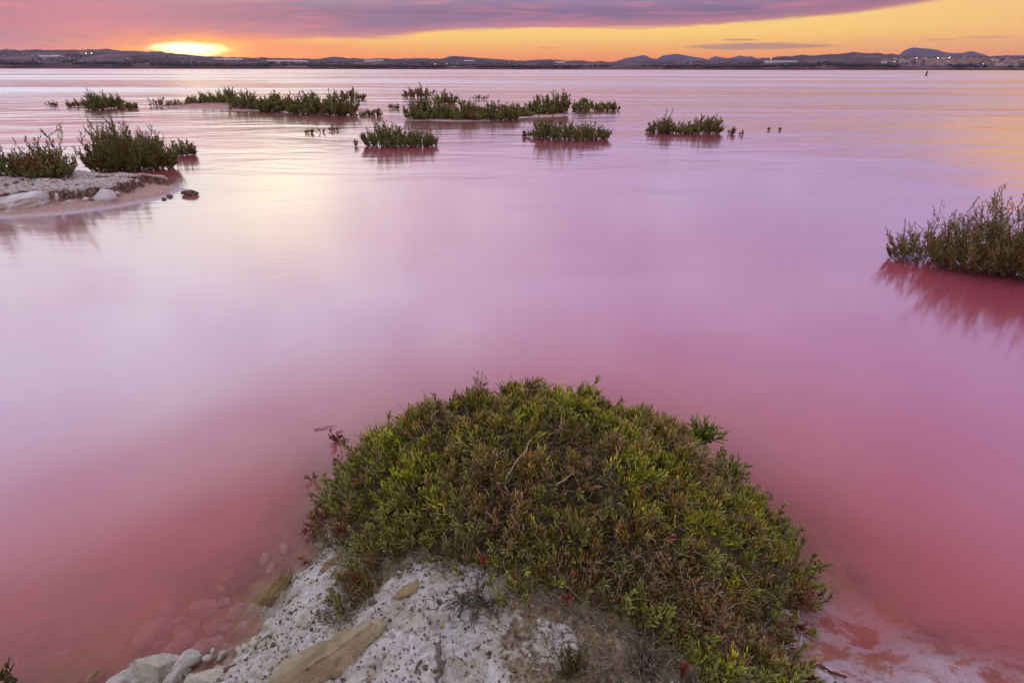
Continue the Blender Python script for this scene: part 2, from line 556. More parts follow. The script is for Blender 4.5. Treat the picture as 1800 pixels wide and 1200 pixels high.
# ----------------------------------------------------------------------------
# terrain functions
# ----------------------------------------------------------------------------
MOUND = [(-9, -6), (-2.4, 0.25), (-1.25, 0.66), (-0.98, 0.76), (-0.84, 0.80), (-0.72, 0.81), (-0.655, 0.87), (-0.62, 0.95), (-0.655, 1.03),
         (-0.60, 1.12), (-0.56, 1.22), (-0.56, 1.36), (-0.54, 1.50), (-0.40, 1.62), (-0.15, 1.76), (0.10, 1.80),
         (0.35, 1.74), (0.55, 1.60), (0.66, 1.50), (0.73, 1.38), (0.78, 1.22), (0.80, 1.10), (0.72, 0.98), (0.655, 0.91),
         (0.72, 0.85), (0.88, 0.78), (1.3, 0.55), (2.4, 0.2), (9, -6)]


def H_ground(x, y):
    x = np.asarray(x, float); y = np.asarray(y, float)
    wx = x + 0.035 * fbm(x * 7, y * 7, 3, 3); wy = y + 0.035 * fbm(x * 7, y * 7, 9, 3)
    d = sdf(wx, wy, MOUND)
    di = np.maximum(d, 0)
    up = 0.30 * (1 - np.exp(-(di / 0.27) ** 1.15)) + 0.05 * smooth(di, 0.6, 2.5)
    up = up + 0.020 * fbm(x * 9, y * 9, 21, 4) * smooth(di, 0.0, 0.15)
    do = np.maximum(-d, 0)
    sl = 0.30 - 0.20 * smooth(x, 0.6, 0.75) * smooth(y, 1.02, 0.85) - 0.08 * smooth(x, -0.5, -0.7) * smooth(y, 1.3, 1.1)
    dn = -0.5 * (1 - np.exp(-do * sl / 0.5)) + 0.012 * fbm(x * 6, y * 6, 31, 3) * smooth(do, 0, 0.1)
    z = np.where(d > 0, up, dn)
    lump = 0.012 * fbm(x * 34, y * 34, 41, 3) + 0.006 * fbm(x * 95, y * 95, 51, 2) - 0.004 * smooth(vnoise(x * 70, y * 70, 55), 0.74, 0.92)
    return z + lump * np.where(d > 0, 1, 0.6)


# islets: (polygon, kind)
ISLET_A = [P(330, 333), P(296, 347), P(262, 356), P(200, 369), P(120, 380), P(40, 386), P(-80, 386), P(-260, 372), P(-330, 345),
           P(-120, 324), P(40, 322), P(150, 322.5), P(220, 325), P(280, 328)]
SANDBAR = [P(276, 188.5), P(330, 191.5), P(390, 194), P(440, 196.5), P(520, 199), P(600, 201.5), P(640, 197), P(600, 191), P(500, 188), P(420, 185.8), P(340, 186)]
ISLET_B = [P(712, 211), P(770, 215), P(850, 214), P(915, 209), P(1000, 203), P(1000, 198), P(880, 199), P(780, 200), P(715, 204)]


def H_isA(x, y):
    d = sdf(x + 0.10 * fbm(x * 2.5, y * 2.5, 61, 3), y + 0.10 * fbm(x * 2.5, y * 2.5, 66, 3), ISLET_A)
    di = np.maximum(d, 0)
    top = 0.045 * smooth(di, 0, 0.22)
    led = di - 0.38 - 0.10 * fbm(x * 3, y * 3, 71, 3)
    led = led + 0.5 * smooth(y - x * 0.0, 6.5, 6.9)
    top = top + 0.12 * smooth(led + 0.06 * fbm(x * 12, y * 12, 73, 2), 0, 0.07) + 0.03 * smooth(led, 0.1, 0.8)
    top = top + 0.045 * fbm(x * 8, y * 8, 75, 5, 0.6) * smooth(di, 0.05, 0.4)
    return np.where(d > 0, top, np.maximum(d * 0.16, -0.7))


def H_bar(x, y, poly, h, sc=0.6):
    d = sdf(x + 0.4 * fbm(x * sc, y * sc, 81, 3), y + 0.6 * fbm(x * sc, y * sc, 86, 3), poly)
    return np.where(d > 0, h * (1 - np.exp(-np.maximum(d, 0) / 1.1)) + 0.02 * fbm(x * 2, y * 2, 88, 3) * smooth(d, 0, 0.5), np.maximum(d * 0.10, -0.7))


def depth_all(x, y):
    z = H_ground(x, y)
    z = np.maximum(z, H_isA(x, y))
    z = np.maximum(z, H_bar(x, y, SANDBAR, 0.22))
    z = np.maximum(z, H_bar(x, y, ISLET_B, 0.10))
    return -z


def axis(lo, hi, fine, far, growth):
    """fine spacing between lo and hi, growing outwards to +-far"""
    c = list(np.arange(lo, hi + fine * 0.5, fine))
    s = fine; p = c[-1]; right = []
    while p < far:
        s *= growth; p += s; right.append(p)
    s = fine; p = c[0]; left = []
    while p > -far:
        s *= growth; p -= s; left.append(p)
    return np.array(left[::-1] + c + right)


# ground sheet: lake bed, headland and (far away) the other shore
SHORE_Y = 2300.0
gx = axis(-0.82, 0.82, 0.0060, 16000, 1.14)
gy = axis(0.63, 1.15, 0.0060, 16000, 1.14)
GX, GY = np.meshgrid(gx, gy)
GZ = H_ground(GX, GY)
far_r = np.hypot(GX, GY)
GZ = np.where(far_r > 60, -0.5, GZ)
GZ = np.where(GY > SHORE_Y, -0.5 + 3.0 * smooth(GY, SHORE_Y, SHORE_Y + 60), GZ)
GZ = np.where((GY < -6) | (np.abs(GX) > 3000), np.maximum(GZ, 0.35), GZ)
salt = 1.0 - smooth(GX + 0.14 * fbm(GX * 5, GY * 5, 5, 3), -0.08, 0.16)
salt = np.maximum(salt, smooth(GX, 0.52, 0.62) * smooth(GY, 1.0, 0.9))
salt = salt - 0.75 * np.exp(-(((GX + 0.36) / 0.085) ** 2 + ((GY - 0.93) / 0.16) ** 2))
salt = salt - 0.9 * smooth(GY + 0.05 * fbm(GX * 8, GY * 8, 15, 3), 0.93, 1.02) * smooth(GX, -0.46, -0.40)
salt = salt - 0.9 * smooth(sdf(GX + 0.03 * fbm(GX * 14, GY * 14, 19, 3), GY, [(-0.53, 1.40), (-0.45, 1.12), (-0.36, 1.0), (-0.30, 0.93), (-0.22, 0.99), (-0.06, 0.93), (0.03, 0.85), (0.12, 0.78), (0.2, 0.60), (0.56, 0.60), (0.6, 0.76), (0.72, 0.96), (0.79, 1.18), (0.68, 1.46), (0.2, 1.7), (-0.38, 1.55)]), -0.045, 0.015)
salt = salt + 0.9 * np.exp(-(((GX - 0.17) / 0.07) ** 2 + ((GY - 0.77) / 0.07) ** 2))
salt = salt + 0.8 * np.exp(-(((GX - 0.09) / 0.05) ** 2 + ((GY - 0.70) / 0.05) ** 2))
salt = salt + 0.45 * fbm(GX * 12, GY * 12, 25, 3)
tag(mesh_np('ground', np.stack([GX, GY, GZ], -1).reshape(-1, 3), grid_faces(len(gx), len(gy)), M_GROUND,
            attrs={'salt': salt.ravel()}), kind='structure')


def patch(name, hf, poly, mat, step, margin):
    xs = [p[0] for p in poly]; ys = [p[1] for p in poly]
    ax = np.arange(min(xs) - margin, max(xs) + margin, step); ay = np.arange(min(ys) - margin, max(ys) + margin, step * 1.0)
    A, B = np.meshgrid(ax, ay)
    Zp = hf(A, B)
    return tag(mesh_np(name, np.stack([A, B, Zp], -1).reshape(-1, 3), grid_faces(len(ax), len(ay)), mat), kind='structure')


patch('islet_terrain', H_isA, ISLET_A, M_ISLET, 0.022, 1.0)
patch('sandbar_terrain', lambda a, b: H_bar(a, b, SANDBAR, 0.22), SANDBAR, M_SANDBAR, 0.14, 3.0)
patch('sandbar_terrain', lambda a, b: H_bar(a, b, ISLET_B, 0.10), ISLET_B, M_SANDBAR, 0.14, 3.0)


# ----------------------------------------------------------------------------
# water
# ----------------------------------------------------------------------------
def water_mat():
    m, N = new_mat('pink_lake_water')
    p = pos(N)
    sp = N.n('ShaderNodeSeparateXYZ'); N.put(sp.inputs[0], p)
    dist = N.m('SQRT', N.m('ADD', N.m('MULTIPLY', sp.outputs[0], sp.outputs[0]), N.m('MULTIPLY', sp.outputs[1], sp.outputs[1])))
    dep = N.n('ShaderNodeAttribute', attribute_name='depth').outputs['Fac']
    # gentle swell and wind ruffles, each only where the lake is open enough for it
    s1 = N.noise(N.mapping(p, scale=(0.26, 0.60, 1), rot=(0, 0, 0.10)), 1.0, 4, 0.55, 0.5)
    s2 = N.noise(N.mapping(p, scale=(0.045, 0.13, 1), rot=(0, 0, 0.04)), 1.0, 5, 0.6, 0.4)
    s3 = N.noise(N.mapping(p, scale=(1.0, 6.5, 1), rot=(0, 0, 0.05)), 1.0, 4, 0.55, 0.3)
    h1 = N.m('MULTIPLY', s1, N.mr(dist, 3.0, 14.0, 0.008, 0.040))
    h2 = N.m('MULTIPLY', s2, N.mr(dist, 8.0, 40.0, 0.0, 0.50))
    h3 = N.m('MULTIPLY', s3, N.mr(dist, 1.5, 9.0, 0.0001, 0.0024))
    h = N.m('ADD', N.m('ADD', h1, h2), h3)
    nb = N.bump(h, 1.0, 1.0)
    # wind patches: rougher water far out
    wp = N.noise(N.mapping(p, scale=(0.008, 0.05, 1), rot=(0, 0, 0.03)), 1.0, 4, 0.55, 0.6)
    rough = N.m('ADD', N.mr(dist, 2.0, 30.0, 0.13, 0.125), N.m('MULTIPLY', N.mr(wp, 0.45, 0.62), N.mr(dist, 14.0, 60.0, 0.0, 0.18)))
    gl = N.n('ShaderNodeBsdfAnisotropic', distribution='GGX')
    gl.inputs['Color'].default_value = (1, 1, 1, 1)
    N.put(gl.inputs['Roughness'], rough)
    N.put(gl.inputs['Normal'], nb)
    lw = N.n('ShaderNodeLayerWeight'); lw.inputs['Blend'].default_value = 0.5
    # facing: 0 looking straight down, 1 grazing (1 - cos)
    R = N.ramp(lw.outputs['Facing'], [(0.0, 0.02), (0.30, 0.024), (0.40, 0.052), (0.50, 0.16), (0.58, 0.29),
                                      (0.66, 0.40), (0.74, 0.47), (0.83, 0.61), (0.92, 0.76), (1.0, 0.85)])
    # body: suspended pink brine over a bed that shows where it is shallow
    bn = N.noise(N.mapping(p, scale=(0.8, 1.2, 1)), 1.0, 3, 0.5)
    body = N.mix(N.mr(bn, 0.35, 0.65), (0.44, 0.072, 0.118), (0.47, 0.082, 0.118))
    body = N.mix(N.mr(dep, 0.30, 0.02), body, (0.52, 0.130, 0.115))
    df = N.n('ShaderNodeBsdfDiffuse'); N.put(df.inputs[0], body)
    tr = N.n('ShaderNodeBsdfTransparent')
    N.put(tr.inputs[0], N.mix(N.mr(dep, 0.0, 0.12), (1.0, 0.93, 0.95), (0.95, 0.5, 0.52)))
    op = N.m('SUBTRACT', 1.0, N.m('EXPONENT', N.m('MULTIPLY', N.m('MAXIMUM', dep, 0.0), -14.0)))
    op = N.m('MINIMUM', op, 1.0)
    mb = N.n('ShaderNodeMixShader'); N.put(mb.inputs[0], op)
    N.t.links.new(tr.outputs[0], mb.inputs[1]); N.t.links.new(df.outputs[0], mb.inputs[2])
    mx = N.n('ShaderNodeMixShader'); N.put(mx.inputs[0], R)
    N.t.links.new(mb.outputs[0], mx.inputs[1]); N.t.links.new(gl.outputs[0], mx.inputs[2])
    finish(N, mx.outputs[0])
    return m


wx_ = axis(-1.1, 1.1, 0.022, 15000, 1.06)
wy_ = axis(0.72, 1.85, 0.022, 15000, 1.06)
wy_ = wy_[(wy_ > -40) & (wy_ < SHORE_Y * 1.05)]
wy_[-1] = SHORE_Y + 10
WX, WY = np.meshgrid(wx_, wy_)
DEP = depth_all(WX, WY)
DEP = np.where(np.hypot(WX, WY) > 150, 0.5, DEP)
tag(mesh_np('water', np.stack([WX, WY, np.zeros_like(WX)], -1).reshape(-1, 3), grid_faces(len(wx_), len(wy_)), water_mat(),
            attrs={'depth': DEP.ravel()}), kind='structure')


# ----------------------------------------------------------------------------
# far shore: hills, mountains, trees, town
# ----------------------------------------------------------------------------
def interp(pts, q):
    return np.interp(q, [a for a, b in pts], [b for a, b in pts])


def hill_mat(name, base, field, scale, contrast=0.6):
    m, N = new_mat(name)
    p = pos(N)
    a = N.noise(N.mapping(p, scale=(1, 0.35, 4)), scale, 6, 0.65)
    v = N.vor(N.mapping(p, scale=(1, 0.4, 1)), scale * 1.6, out=1)
    sepv = N.n('ShaderNodeSeparateXYZ'); N.put(sepv.inputs[0], v)
    c = N.mix(N.mr(a, 0.42, 0.66), base, field)
    c = N.mix(N.m('MULTIPLY', N.mr(sepv.outputs[0], 0.55, 0.9), contrast), c, tuple(x * 1.6 for x in field))
    sz = N.n('ShaderNodeSeparateXYZ'); N.put(sz.inputs[0], p)
    if name == 'hill_scrub':
        c = N.mix(N.mr(sz.outputs[2], 9.0, 4.0), c, (0.16, 0.045, 0.035))
    finish(N, principled(N, c, 0.95, None, 0.05))
    return m


M_HILL = hill_mat('hill_scrub', (0.060, 0.036, 0.052), (0.125, 0.078, 0.092), 0.006)  # scrub tones pushed to purple-brown, magenta dusk light mixed into the colour
M_MID = hill_mat('ridge_scrub', (0.050, 0.036, 0.058), (0.070, 0.048, 0.070), 0.004, 0.2)
M_MOUNT = hill_mat('mountain_rock', (0.060, 0.045, 0.085), (0.080, 0.060, 0.10), 0.002, 0.2)

sky_near = [(-400, 92), (-150, 92), (0, 90), (60, 91), (120, 91), (180, 89), (187, 88), (193, 90), (215, 92), (250, 93), (300, 96.5), (340, 100), (400, 103),
            (460, 103), (560, 105.5), (620, 106.5), (700, 107), (780, 107), (850, 107), (900, 108), (1000, 109), (1080, 109),
            (1150, 108), (1200, 107.5), (1260, 106), (1300, 104), (1350, 101.5), (1400, 98.5), (1410, 97), (1420, 98), (1450, 96), (1500, 93.2), (1540, 93.6), (1575, 96.5),
            (1620, 99), (1650, 98), (1680, 97.6), (1720, 99), (1760, 98.5), (1800, 99), (2100, 97)]
sky_mid = [(-400, 130), (530, 130), (560, 105), (575, 102), (583, 100.6), (600, 102.4), (640, 104.5), (670, 103), (700, 104.5), (718, 103.5), (738, 102), (760, 103.5),
           (778, 103.5), (790, 99.8), (800, 100), (835, 101.8), (870, 104.5), (895, 107), (920, 106.5), (945, 104.8), (965, 104.5), (990, 107), (1020, 106.5), (1050, 110), (1080, 130), (2100, 130)]
sky_far = [(-400, 140), (230, 140), (256, 95), (262, 91.5), (272, 92.4), (280, 91), (290, 94), (320, 96), (350, 140), (1060, 140), (1075, 109), (1100, 102), (1118, 99.5), (1130, 97), (1142, 101),
           (1152, 104), (1162, 98.5), (1185, 94.5), (1205, 97), (1228, 101), (1243, 104), (1256, 98.8), (1275, 102), (1288, 101), (1299, 97.5), (1310, 99.5), (1318, 98.8), (1335, 105),
           (1350, 140), (1485, 140), (1490, 92.2), (1498, 90.4), (1506, 92.2), (1512, 140), (1570, 140), (1578, 97), (1588, 88), (1597, 84.5), (1606, 82.8), (1618, 84.2), (1632, 84.2), (1645, 87),
           (1653, 88.5), (1664, 92), (1676, 93.2), (1690, 92.5), (1706, 89.6), (1716, 91.5), (1728, 94), (1740, 98.5), (1755, 97.5), (1775, 96), (1800, 95.5), (1900, 96), (2100, 140)]


def ridge(name, skyl, y0, y1, y2, mat, jag, lumps, seed, z0=2.0, step=3.5):
    px = np.arange(-380, 2080, step)
    top = interp(skyl, px)
    # slope (rise over forward distance) of the sight line to each skyline pixel
    v = 600 - top
    slope = (-FPX * math.sin(PITCH) + v * math.cos(PITCH)) / (FPX * math.cos(PITCH) + v * math.sin(PITCH))
    s = (px - 900) / (FPX * math.cos(PITCH) + v * math.sin(PITCH))
    slope = slope + (0.5 - vnoise(px * 0.35, px * 0, seed)) * jag / 1118.0 + (0.5 - vnoise(px * 0.09, px * 0, seed + 3)) * jag * 1.2 / 1118.0
    t = np.concatenate([np.linspace(0, 1, 26), np.linspace(1.08, 2.0, 7)])
    ys = np.where(t <= 1, y0 + (y1 - y0) * t, y1 + (y2 - y1) * (t - 1))
    S, T = np.meshgrid(s, t); Sl = np.meshgrid(slope, t)[0]
    Yg = np.meshgrid(s, ys)[1]
    zt = CAM_H + Sl * y1
    prof = np.where(T <= 1, smooth(T, -0.25, 1.0), 1 - 0.75 * smooth(T, 1, 2))
    Zg = z0 + (zt - z0) * prof
    Zg = Zg + lumps * fbm(S * 40, Yg / 180.0, seed + 9, 4) * np.clip(1 - np.abs(T - 0.5) * 2, 0, 1)
    Zg = np.where(T == 0, -6, Zg)
    V3 = np.stack([S * Yg, Yg, Zg], -1).reshape(-1, 3)
    return tag(mesh_np(name, V3, grid_faces(len(px), len(t)), mat), kind='structure')


ridge('hills', sky_near, SHORE_Y + 20, 4600, 6200, M_HILL, 1.0, 8.0, 5)
ridge('ridge_terrain', sky_mid, 6500, 7600, 8600, M_MID, 1.1, 10.0, 15)
ridge('mountains', sky_far, 10500, 12500, 14000, M_MOUNT, 1.0, 30.0, 25)


def hill_z(x, y):
    """height of the near hills at a place, from the same formula (coarse)"""
    s = x / y
    # find the pixel column
    pxc = 900 + s * 1118
    top = interp(sky_near, pxc)
    v = 600 - top
    slope = (-FPX * math.sin(PITCH) + v * math.cos(PITCH)) / (FPX * math.cos(PITCH) + v * math.sin(PITCH))
    T = (y - (SHORE_Y + 20)) / (4600 - SHORE_Y - 20)
    zt = CAM_H + slope * 4600
    return 2.0 + (zt - 2.0) * smooth(T, -0.25, 1.0)


# belt of trees along the far shore: too many and too small to count
def blob_field(name, n, seed, mat):
    r = np.random.default_rng(seed)
    # base shape: 12-triangle ragged ball
    th = np.arange(6) * math.pi / 3
    base = [(0, 0, 1.0)] + [(math.cos(a), math.sin(a), 0.35) for a in th] + [(0.55 * math.cos(a), 0.55 * math.sin(a), -0.8) for a in th]
    base = np.array(base)
    f = []
    for i in range(6):
        j = (i + 1) % 6
        f.append((0, 1 + i, 1 + j)); f.append((1 + i, 7 + i, 7 + j)); f.append((1 + i, 7 + j, 1 + j))
    f = np.array(f)
    s = r.uniform(-0.86, 0.86, n)
    y = SHORE_Y + 60 + (r.random(n) ** 2.2) * 900
    x = s * y
    dens = fbm(s * 14, y / 300, seed + 1, 3)
    keep = dens > -0.05
    s, y, x = s[keep], y[keep], x[keep]
    h = r.uniform(1.5, 4.6, len(x)) * np.where(y > SHORE_Y + 300, 0.8, 1.15)
    z = hill_z(x, y)
    V3 = base[None] * (np.stack([h * r.uniform(0.8, 1.9, len(x)), h * 1.2, h], -1))[:, None] * r.uniform(0.65, 1.3, (len(x), 13, 1))
    V3 = V3 + np.stack([x, y, z + h * 0.6], -1)[:, None]
    F = (f[None] + (np.arange(len(x)) * 13)[:, None, None]).reshape(-1, 3)
    c = np.array([0.046, 0.034, 0.036])[None] * r.uniform(0.6, 1.6, (len(x), 1)) * np.array([1, 1, 1])[None]
    C3 = np.repeat(c[:, None], 13, 1).reshape(-1, 3)
    return tag(mesh_np(name, V3.reshape(-1, 3), F, mat, cols=C3, smooth_sh=False), kind='stuff')


blob_field('tree_belt', 6500, 91, M_FAR)


def flat_mat(name, c, rough=0.8, var=0.15):
    m, N = new_mat(name)
    p = pos(N)
    nz = N.noise(p, 0.6, 3)
    finish(N, principled(N, N.mix(N.mr(nz, 0.3, 0.7, 0, 1), tuple(x * (1 - var) for x in c), tuple(min(1, x * (1 + var)) for x in c)), rough, None, 0.2))
    return m


M_WALLS = [flat_mat('pale_render', (0.50, 0.40, 0.36)), flat_mat('cream_render', (0.42, 0.30, 0.24)), flat_mat('terracotta_render', (0.34, 0.20, 0.16)), flat_mat('white_render', (0.62, 0.52, 0.50))]
M_ROOF = flat_mat('clay_roof', (0.26, 0.12, 0.09))
M_DARK = flat_mat('dark_glass', (0.05, 0.045, 0.05), 0.3)
M_PLASTIC = flat_mat('greenhouse_plastic', (0.60, 0.50, 0.52), 0.5)
M_METAL = flat_mat('dark_metal', (0.09, 0.04, 0.04), 0.6)
M_TOWER = flat_mat('white_tower', (0.7, 0.64, 0.62))


def box_faces():
    return [(0, 3, 2, 1), (4, 5, 6, 7), (0, 1, 5, 4), (1, 2, 6, 5), (2, 3, 7, 6), (3, 0, 4, 7)]


def box(bm, x0, x1, y0, y1, z0, z1):
    vs = [bm.verts.new(c) for c in ((x0, y0, z0), (x1, y0, z0), (x1, y1, z0), (x0, y1, z0), (x0, y0, z1), (x1, y0, z1), (x1, y1, z1), (x0, y1, z1))]
    for f in box_faces():
        bm.faces.new([vs[i] for i in f])


def gable(bm, x0, x1, y0, y1, z0, z1):
    ym = (y0 + y1) / 2
    a = [bm.verts.new(c) for c in ((x0, y0, z0), (x1, y0, z0), (x1, y1, z0), (x0, y1, z0), (x0, ym, z1), (x1, ym, z1))]
    for f in ((0, 1, 5, 4), (2, 3, 4, 5), (0, 4, 3), (1, 2, 5), (0, 3, 2, 1)):
        bm.faces.new([a[i] for i in f])


def bm_obj(name, bm, mat, parent=None, sm=False):
    bmesh.ops.recalc_face_normals(bm, faces=bm.faces)
    me = bpy.data.meshes.new(name); bm.to_mesh(me); bm.free()
    me.materials.append(mat)
    if sm:
        me.polygons.foreach_set('use_smooth', [True] * len(me.polygons))
    return link(bpy.data.objects.new(name, me), parent)


# houses of the town on the right shore: kinds share mesh data
house_kinds = []
for k in range(6):
    r_ = random.Random(100 + k)
    w, d, hh = r_.uniform(11, 20), r_.uniform(10, 14), r_.choice((6.5, 7.5, 9.5, 10.5))
    b = bmesh.new(); box(b, -w / 2, w / 2, -d / 2, d / 2, -3, hh)
    me_w = bpy.data.meshes.new('wall'); b.to_mesh(me_w); b.free(); me_w.materials.append(M_WALLS[k % 4])
    b = bmesh.new()
    if k % 3 == 0:
        box(b, -w / 2 - 0.4, w / 2 + 0.4, -d / 2 - 0.4, d / 2 + 0.4, hh + 0.01, hh + 0.7)
    else:
        gable(b, -w / 2 - 0.6, w / 2 + 0.6, -d / 2 - 0.6, d / 2 + 0.6, hh + 0.01, hh + 3.0)
    me_r = bpy.data.meshes.new('roof'); bmesh.ops.recalc_face_normals(b, faces=b.faces); b.to_mesh(me_r); b.free(); me_r.materials.append(M_ROOF if k % 3 else M_WALLS[3])
    wm = []
    nst = 2 if hh < 8 else 3
    b = bmesh.new()
    box(b, -0.8, 0.8, -0.12, 0.12, -0.9, 0.9)
    me_win = bpy.data.meshes.new('window'); b.to_mesh(me_win); b.free(); me_win.materials.append(M_DARK)
    wins = [(-w / 2 + w * (i + 0.5) / 3, -d / 2 - 0.1, 2.2 + 3 * s) for s in range(nst) for i in range(3)]
    house_kinds.append((me_w, me_r, me_win, wins))


def house(x, y, k, label, group, sc=1.0):
    z = float(hill_z(np.array(x), np.array(y)))
    e = empty('town_house', (x, y, z), math.atan2(-x, y) + random.uniform(-0.3, 0.3))
    e.scale = (sc, sc, sc)
    tag(e, label, 'house', group)
    me_w, me_r, me_win, wins = house_kinds[k]
    link(bpy.data.objects.new('wall', me_w), e); link(bpy.data.objects.new('roof', me_r), e)
    return e


rt = random.Random(5)
for i in range(150):
    s_px = rt.uniform(1545, 1830)
    if rt.random() > (s_px - 1500) / 160:
        s_px = rt.uniform(1640, 1830)
    yy = rt.uniform(2480, 3350)
    xx = (s_px - 900) / 1118 * yy
    house(xx, yy, rt.randrange(6), 'small pale house in the lakeside town crowded on the far shore', 'houses of the town on the far shore', rt.uniform(0.7, 1.15))
for i in range(22):
    s_px = rt.uniform(0, 230) if i < 14 else rt.uniform(430, 520)
    yy = rt.uniform(2700, 3700)
    house((s_px - 900) / 1118 * yy, yy, rt.randrange(6), 'scattered farmhouse on the hillside across the lake', 'farmhouses scattered on the far hillside', rt.uniform(0.6, 0.9))


def greenhouse(px0, px1, yy, label, hh=5):
    xa, xb = (px0 - 900) / 1118 * yy, (px1 - 900) / 1118 * yy
    xc = (xa + xb) / 2
    z = float(hill_z(np.array(xc), np.array(yy)))
    e = empty('greenhouse', (xc, yy, z)); tag(e, label, 'greenhouse', 'greenhouses on the far shore')
    w = (xb - xa) / 2
    b = bmesh.new(); box(b, -w, w, -18, 18, -4, hh)
    bm_obj('wall', b, M_PLASTIC, e)
    b = bmesh.new(); gable(b, -w, w, -18, 18, hh + 0.02, hh + 2.5)
    bm_obj('roof', b, M_PLASTIC, e)


greenhouse(376, 424, 3300, 'long pale greenhouse on the far shore right below the setting sun')
greenhouse(468, 538, 3050, 'longest pale greenhouse on the far shore right of the sunset')
greenhouse(640, 672, 3500, 'short pale greenhouse below the first dark ridge')
greenhouse(815, 832, 3500, 'white greenhouse under the highest hump of the dark ridge')
greenhouse(975, 992, 3400, 'small pale greenhouse left of the twin purple peaks')
greenhouse(1345, 1400, 2900, 'long low pale greenhouse beside the white beacon tower')
greenhouse(70, 108, 3000, 'pale greenhouse at the left end of the far shore')


def emis(name, c, s):
    m, N = new_mat(name)
    e = N.n('ShaderNodeEmission'); N.put(e.inputs[0], c); e.inputs[1].default_value = s
    finish(N, e.outputs[0]); return m


M_LAMP = emis('lit_lamp', (1.0, 0.80, 0.5), 26.0)
M_LAMP2 = emis('dim_lamp', (1.0, 0.85, 0.55), 9.0)


def far_lamp(px, py, yy, label, mat, r=1.1):
    x = (px - 900) / 1118 * yy
    zg = float(hill_z(np.array(x), np.array(yy)))
    u, yv, dz = ray(px, py)
    zl = max(CAM_H + dz / yv * yy, zg + 6)
    e = empty('street_lamp', (x, yy, zg)); tag(e, label, 'street lamp', 'lit lamps on the far shore')
    b = bmesh.new(); bmesh.ops.create_cone(b, segments=6, radius1=0.25, radius2=0.15, depth=zl - zg, cap_ends=True)
    bmesh.ops.translate(b, verts=b.verts, vec=(0, 0, (zl - zg) / 2)); bm_obj('pole', b, M_METAL, e)
    b = bmesh.new(); bmesh.ops.create_icosphere(b, subdivisions=1, radius=r)
    bmesh.ops.scale(b, verts=b.verts, vec=(1.3, 1, 0.6))
    bmesh.ops.translate(b, verts=b.verts, vec=(0, 0, zl - zg + r * 0.5)); bm_obj('lamp_head', b, mat, e)


far_lamp(151, 102.5, 3200, 'left one of the two white lamps on the left hillside', M_LAMP, 1.2)
far_lamp(161, 102.5, 3200, 'right one of the two white lamps on the left hillside', M_LAMP, 1.2)
far_lamp(763, 115, 2600, 'left dim lamp of the pair on the low middle shore', M_LAMP2, 0.9)
far_lamp(784, 115, 2600, 'right dim lamp of the pair on the low middle shore', M_LAMP2, 0.9)
far_lamp(1611, 105.5, 3300, 'leftmost lit lamp above the far town', M_LAMP, 1.0)
far_lamp(1627, 105.5, 3300, 'faint lit lamp second from the left above the far town', M_LAMP2, 1.0)
far_lamp(1648, 105.2, 3300, 'brightest lit lamp above the middle of the far town', M_LAMP, 1.7)
far_lamp(1668, 105, 3300, 'rightmost lit lamp above the far town', M_LAMP, 1.3)
far_lamp(1574, 113.5, 2700, 'lit lamp low at the left edge of the far town', M_LAMP2, 1.0)
far_lamp(1731, 116, 2500, 'lit lamp low by the shore below the far town', M_LAMP2, 0.9)

# beacon tower
xx, yy = (1355 - 900) / 1118 * 2850, 2850
zg = float(hill_z(np.array(xx), np.array(yy)))
e = tag(empty('beacon_tower', (xx, yy, zg)), 'slim white tower with a lit top on the far shore', 'tower')
b = bmesh.new(); bmesh.ops.create_cone(b, segments=10, radius1=3.0, radius2=1.6, depth=20, cap_ends=True); bmesh.ops.translate(b, verts=b.verts, vec=(0, 0, 8)); bm_obj('shaft', b, M_TOWER, e)
b = bmesh.new(); bmesh.ops.create_cone(b, segments=10, radius1=2.2, radius2=2.2, depth=1.0, cap_ends=True); bmesh.ops.translate(b, verts=b.verts, vec=(0, 0, 18.51)); bm_obj('gallery', b, M_TOWER, e)
b = bmesh.new(); bmesh.ops.create_icosphere(b, subdivisions=1, radius=1.2); bmesh.ops.translate(b, verts=b.verts, vec=(0, 0, 20.3)); bm_obj('lantern', b, M_LAMP2, e)

# marker post standing in the lake
bx, by = P(1627, 132.3)
e = tag(empty('marker_post', (bx, by, 0)), 'dark red channel marker post standing alone in the far water', 'marker post')
k = by / 1118.0
b = bmesh.new(); bmesh.ops.create_cone(b, segments=12, radius1=1.5 * k, radius2=1.1 * k, depth=6.5 * k, cap_ends=True); bmesh.ops.translate(b, verts=b.verts, vec=(0, 0, 2.6 * k)); bm_obj('post', b, M_METAL, e)
b = bmesh.new(); bmesh.ops.create_cone(b, segments=12, radius1=1.3 * k, radius2=0.5 * k, depth=2.2 * k, cap_ends=True); bmesh.ops.translate(b, verts=b.verts, vec=(0, 0, 6.97 * k)); bm_obj('cap', b, M_METAL, e)


# ----------------------------------------------------------------------------
# haze
# ----------------------------------------------------------------------------
def make_haze():
    m, N = new_mat('haze')
    N.t.nodes.clear()
    pv = N.n('ShaderNodeVolumePrincipled')
    pv.inputs['Color'].default_value = (0.86, 0.78, 1.0, 1)
    pv.inputs['Density'].default_value = 2.0e-5
    pv.inputs['Anisotropy'].default_value = 0.2
    o = N.n('ShaderNodeOutputMaterial'); N.t.links.new(pv.outputs[0], o.inputs['Volume'])
    b = bmesh.new(); box(b, -17000, 17000, -17000, 17000, -8, 620)
    ob = bm_obj('haze', b, m)
    tag(ob, kind='stuff')


make_haze()


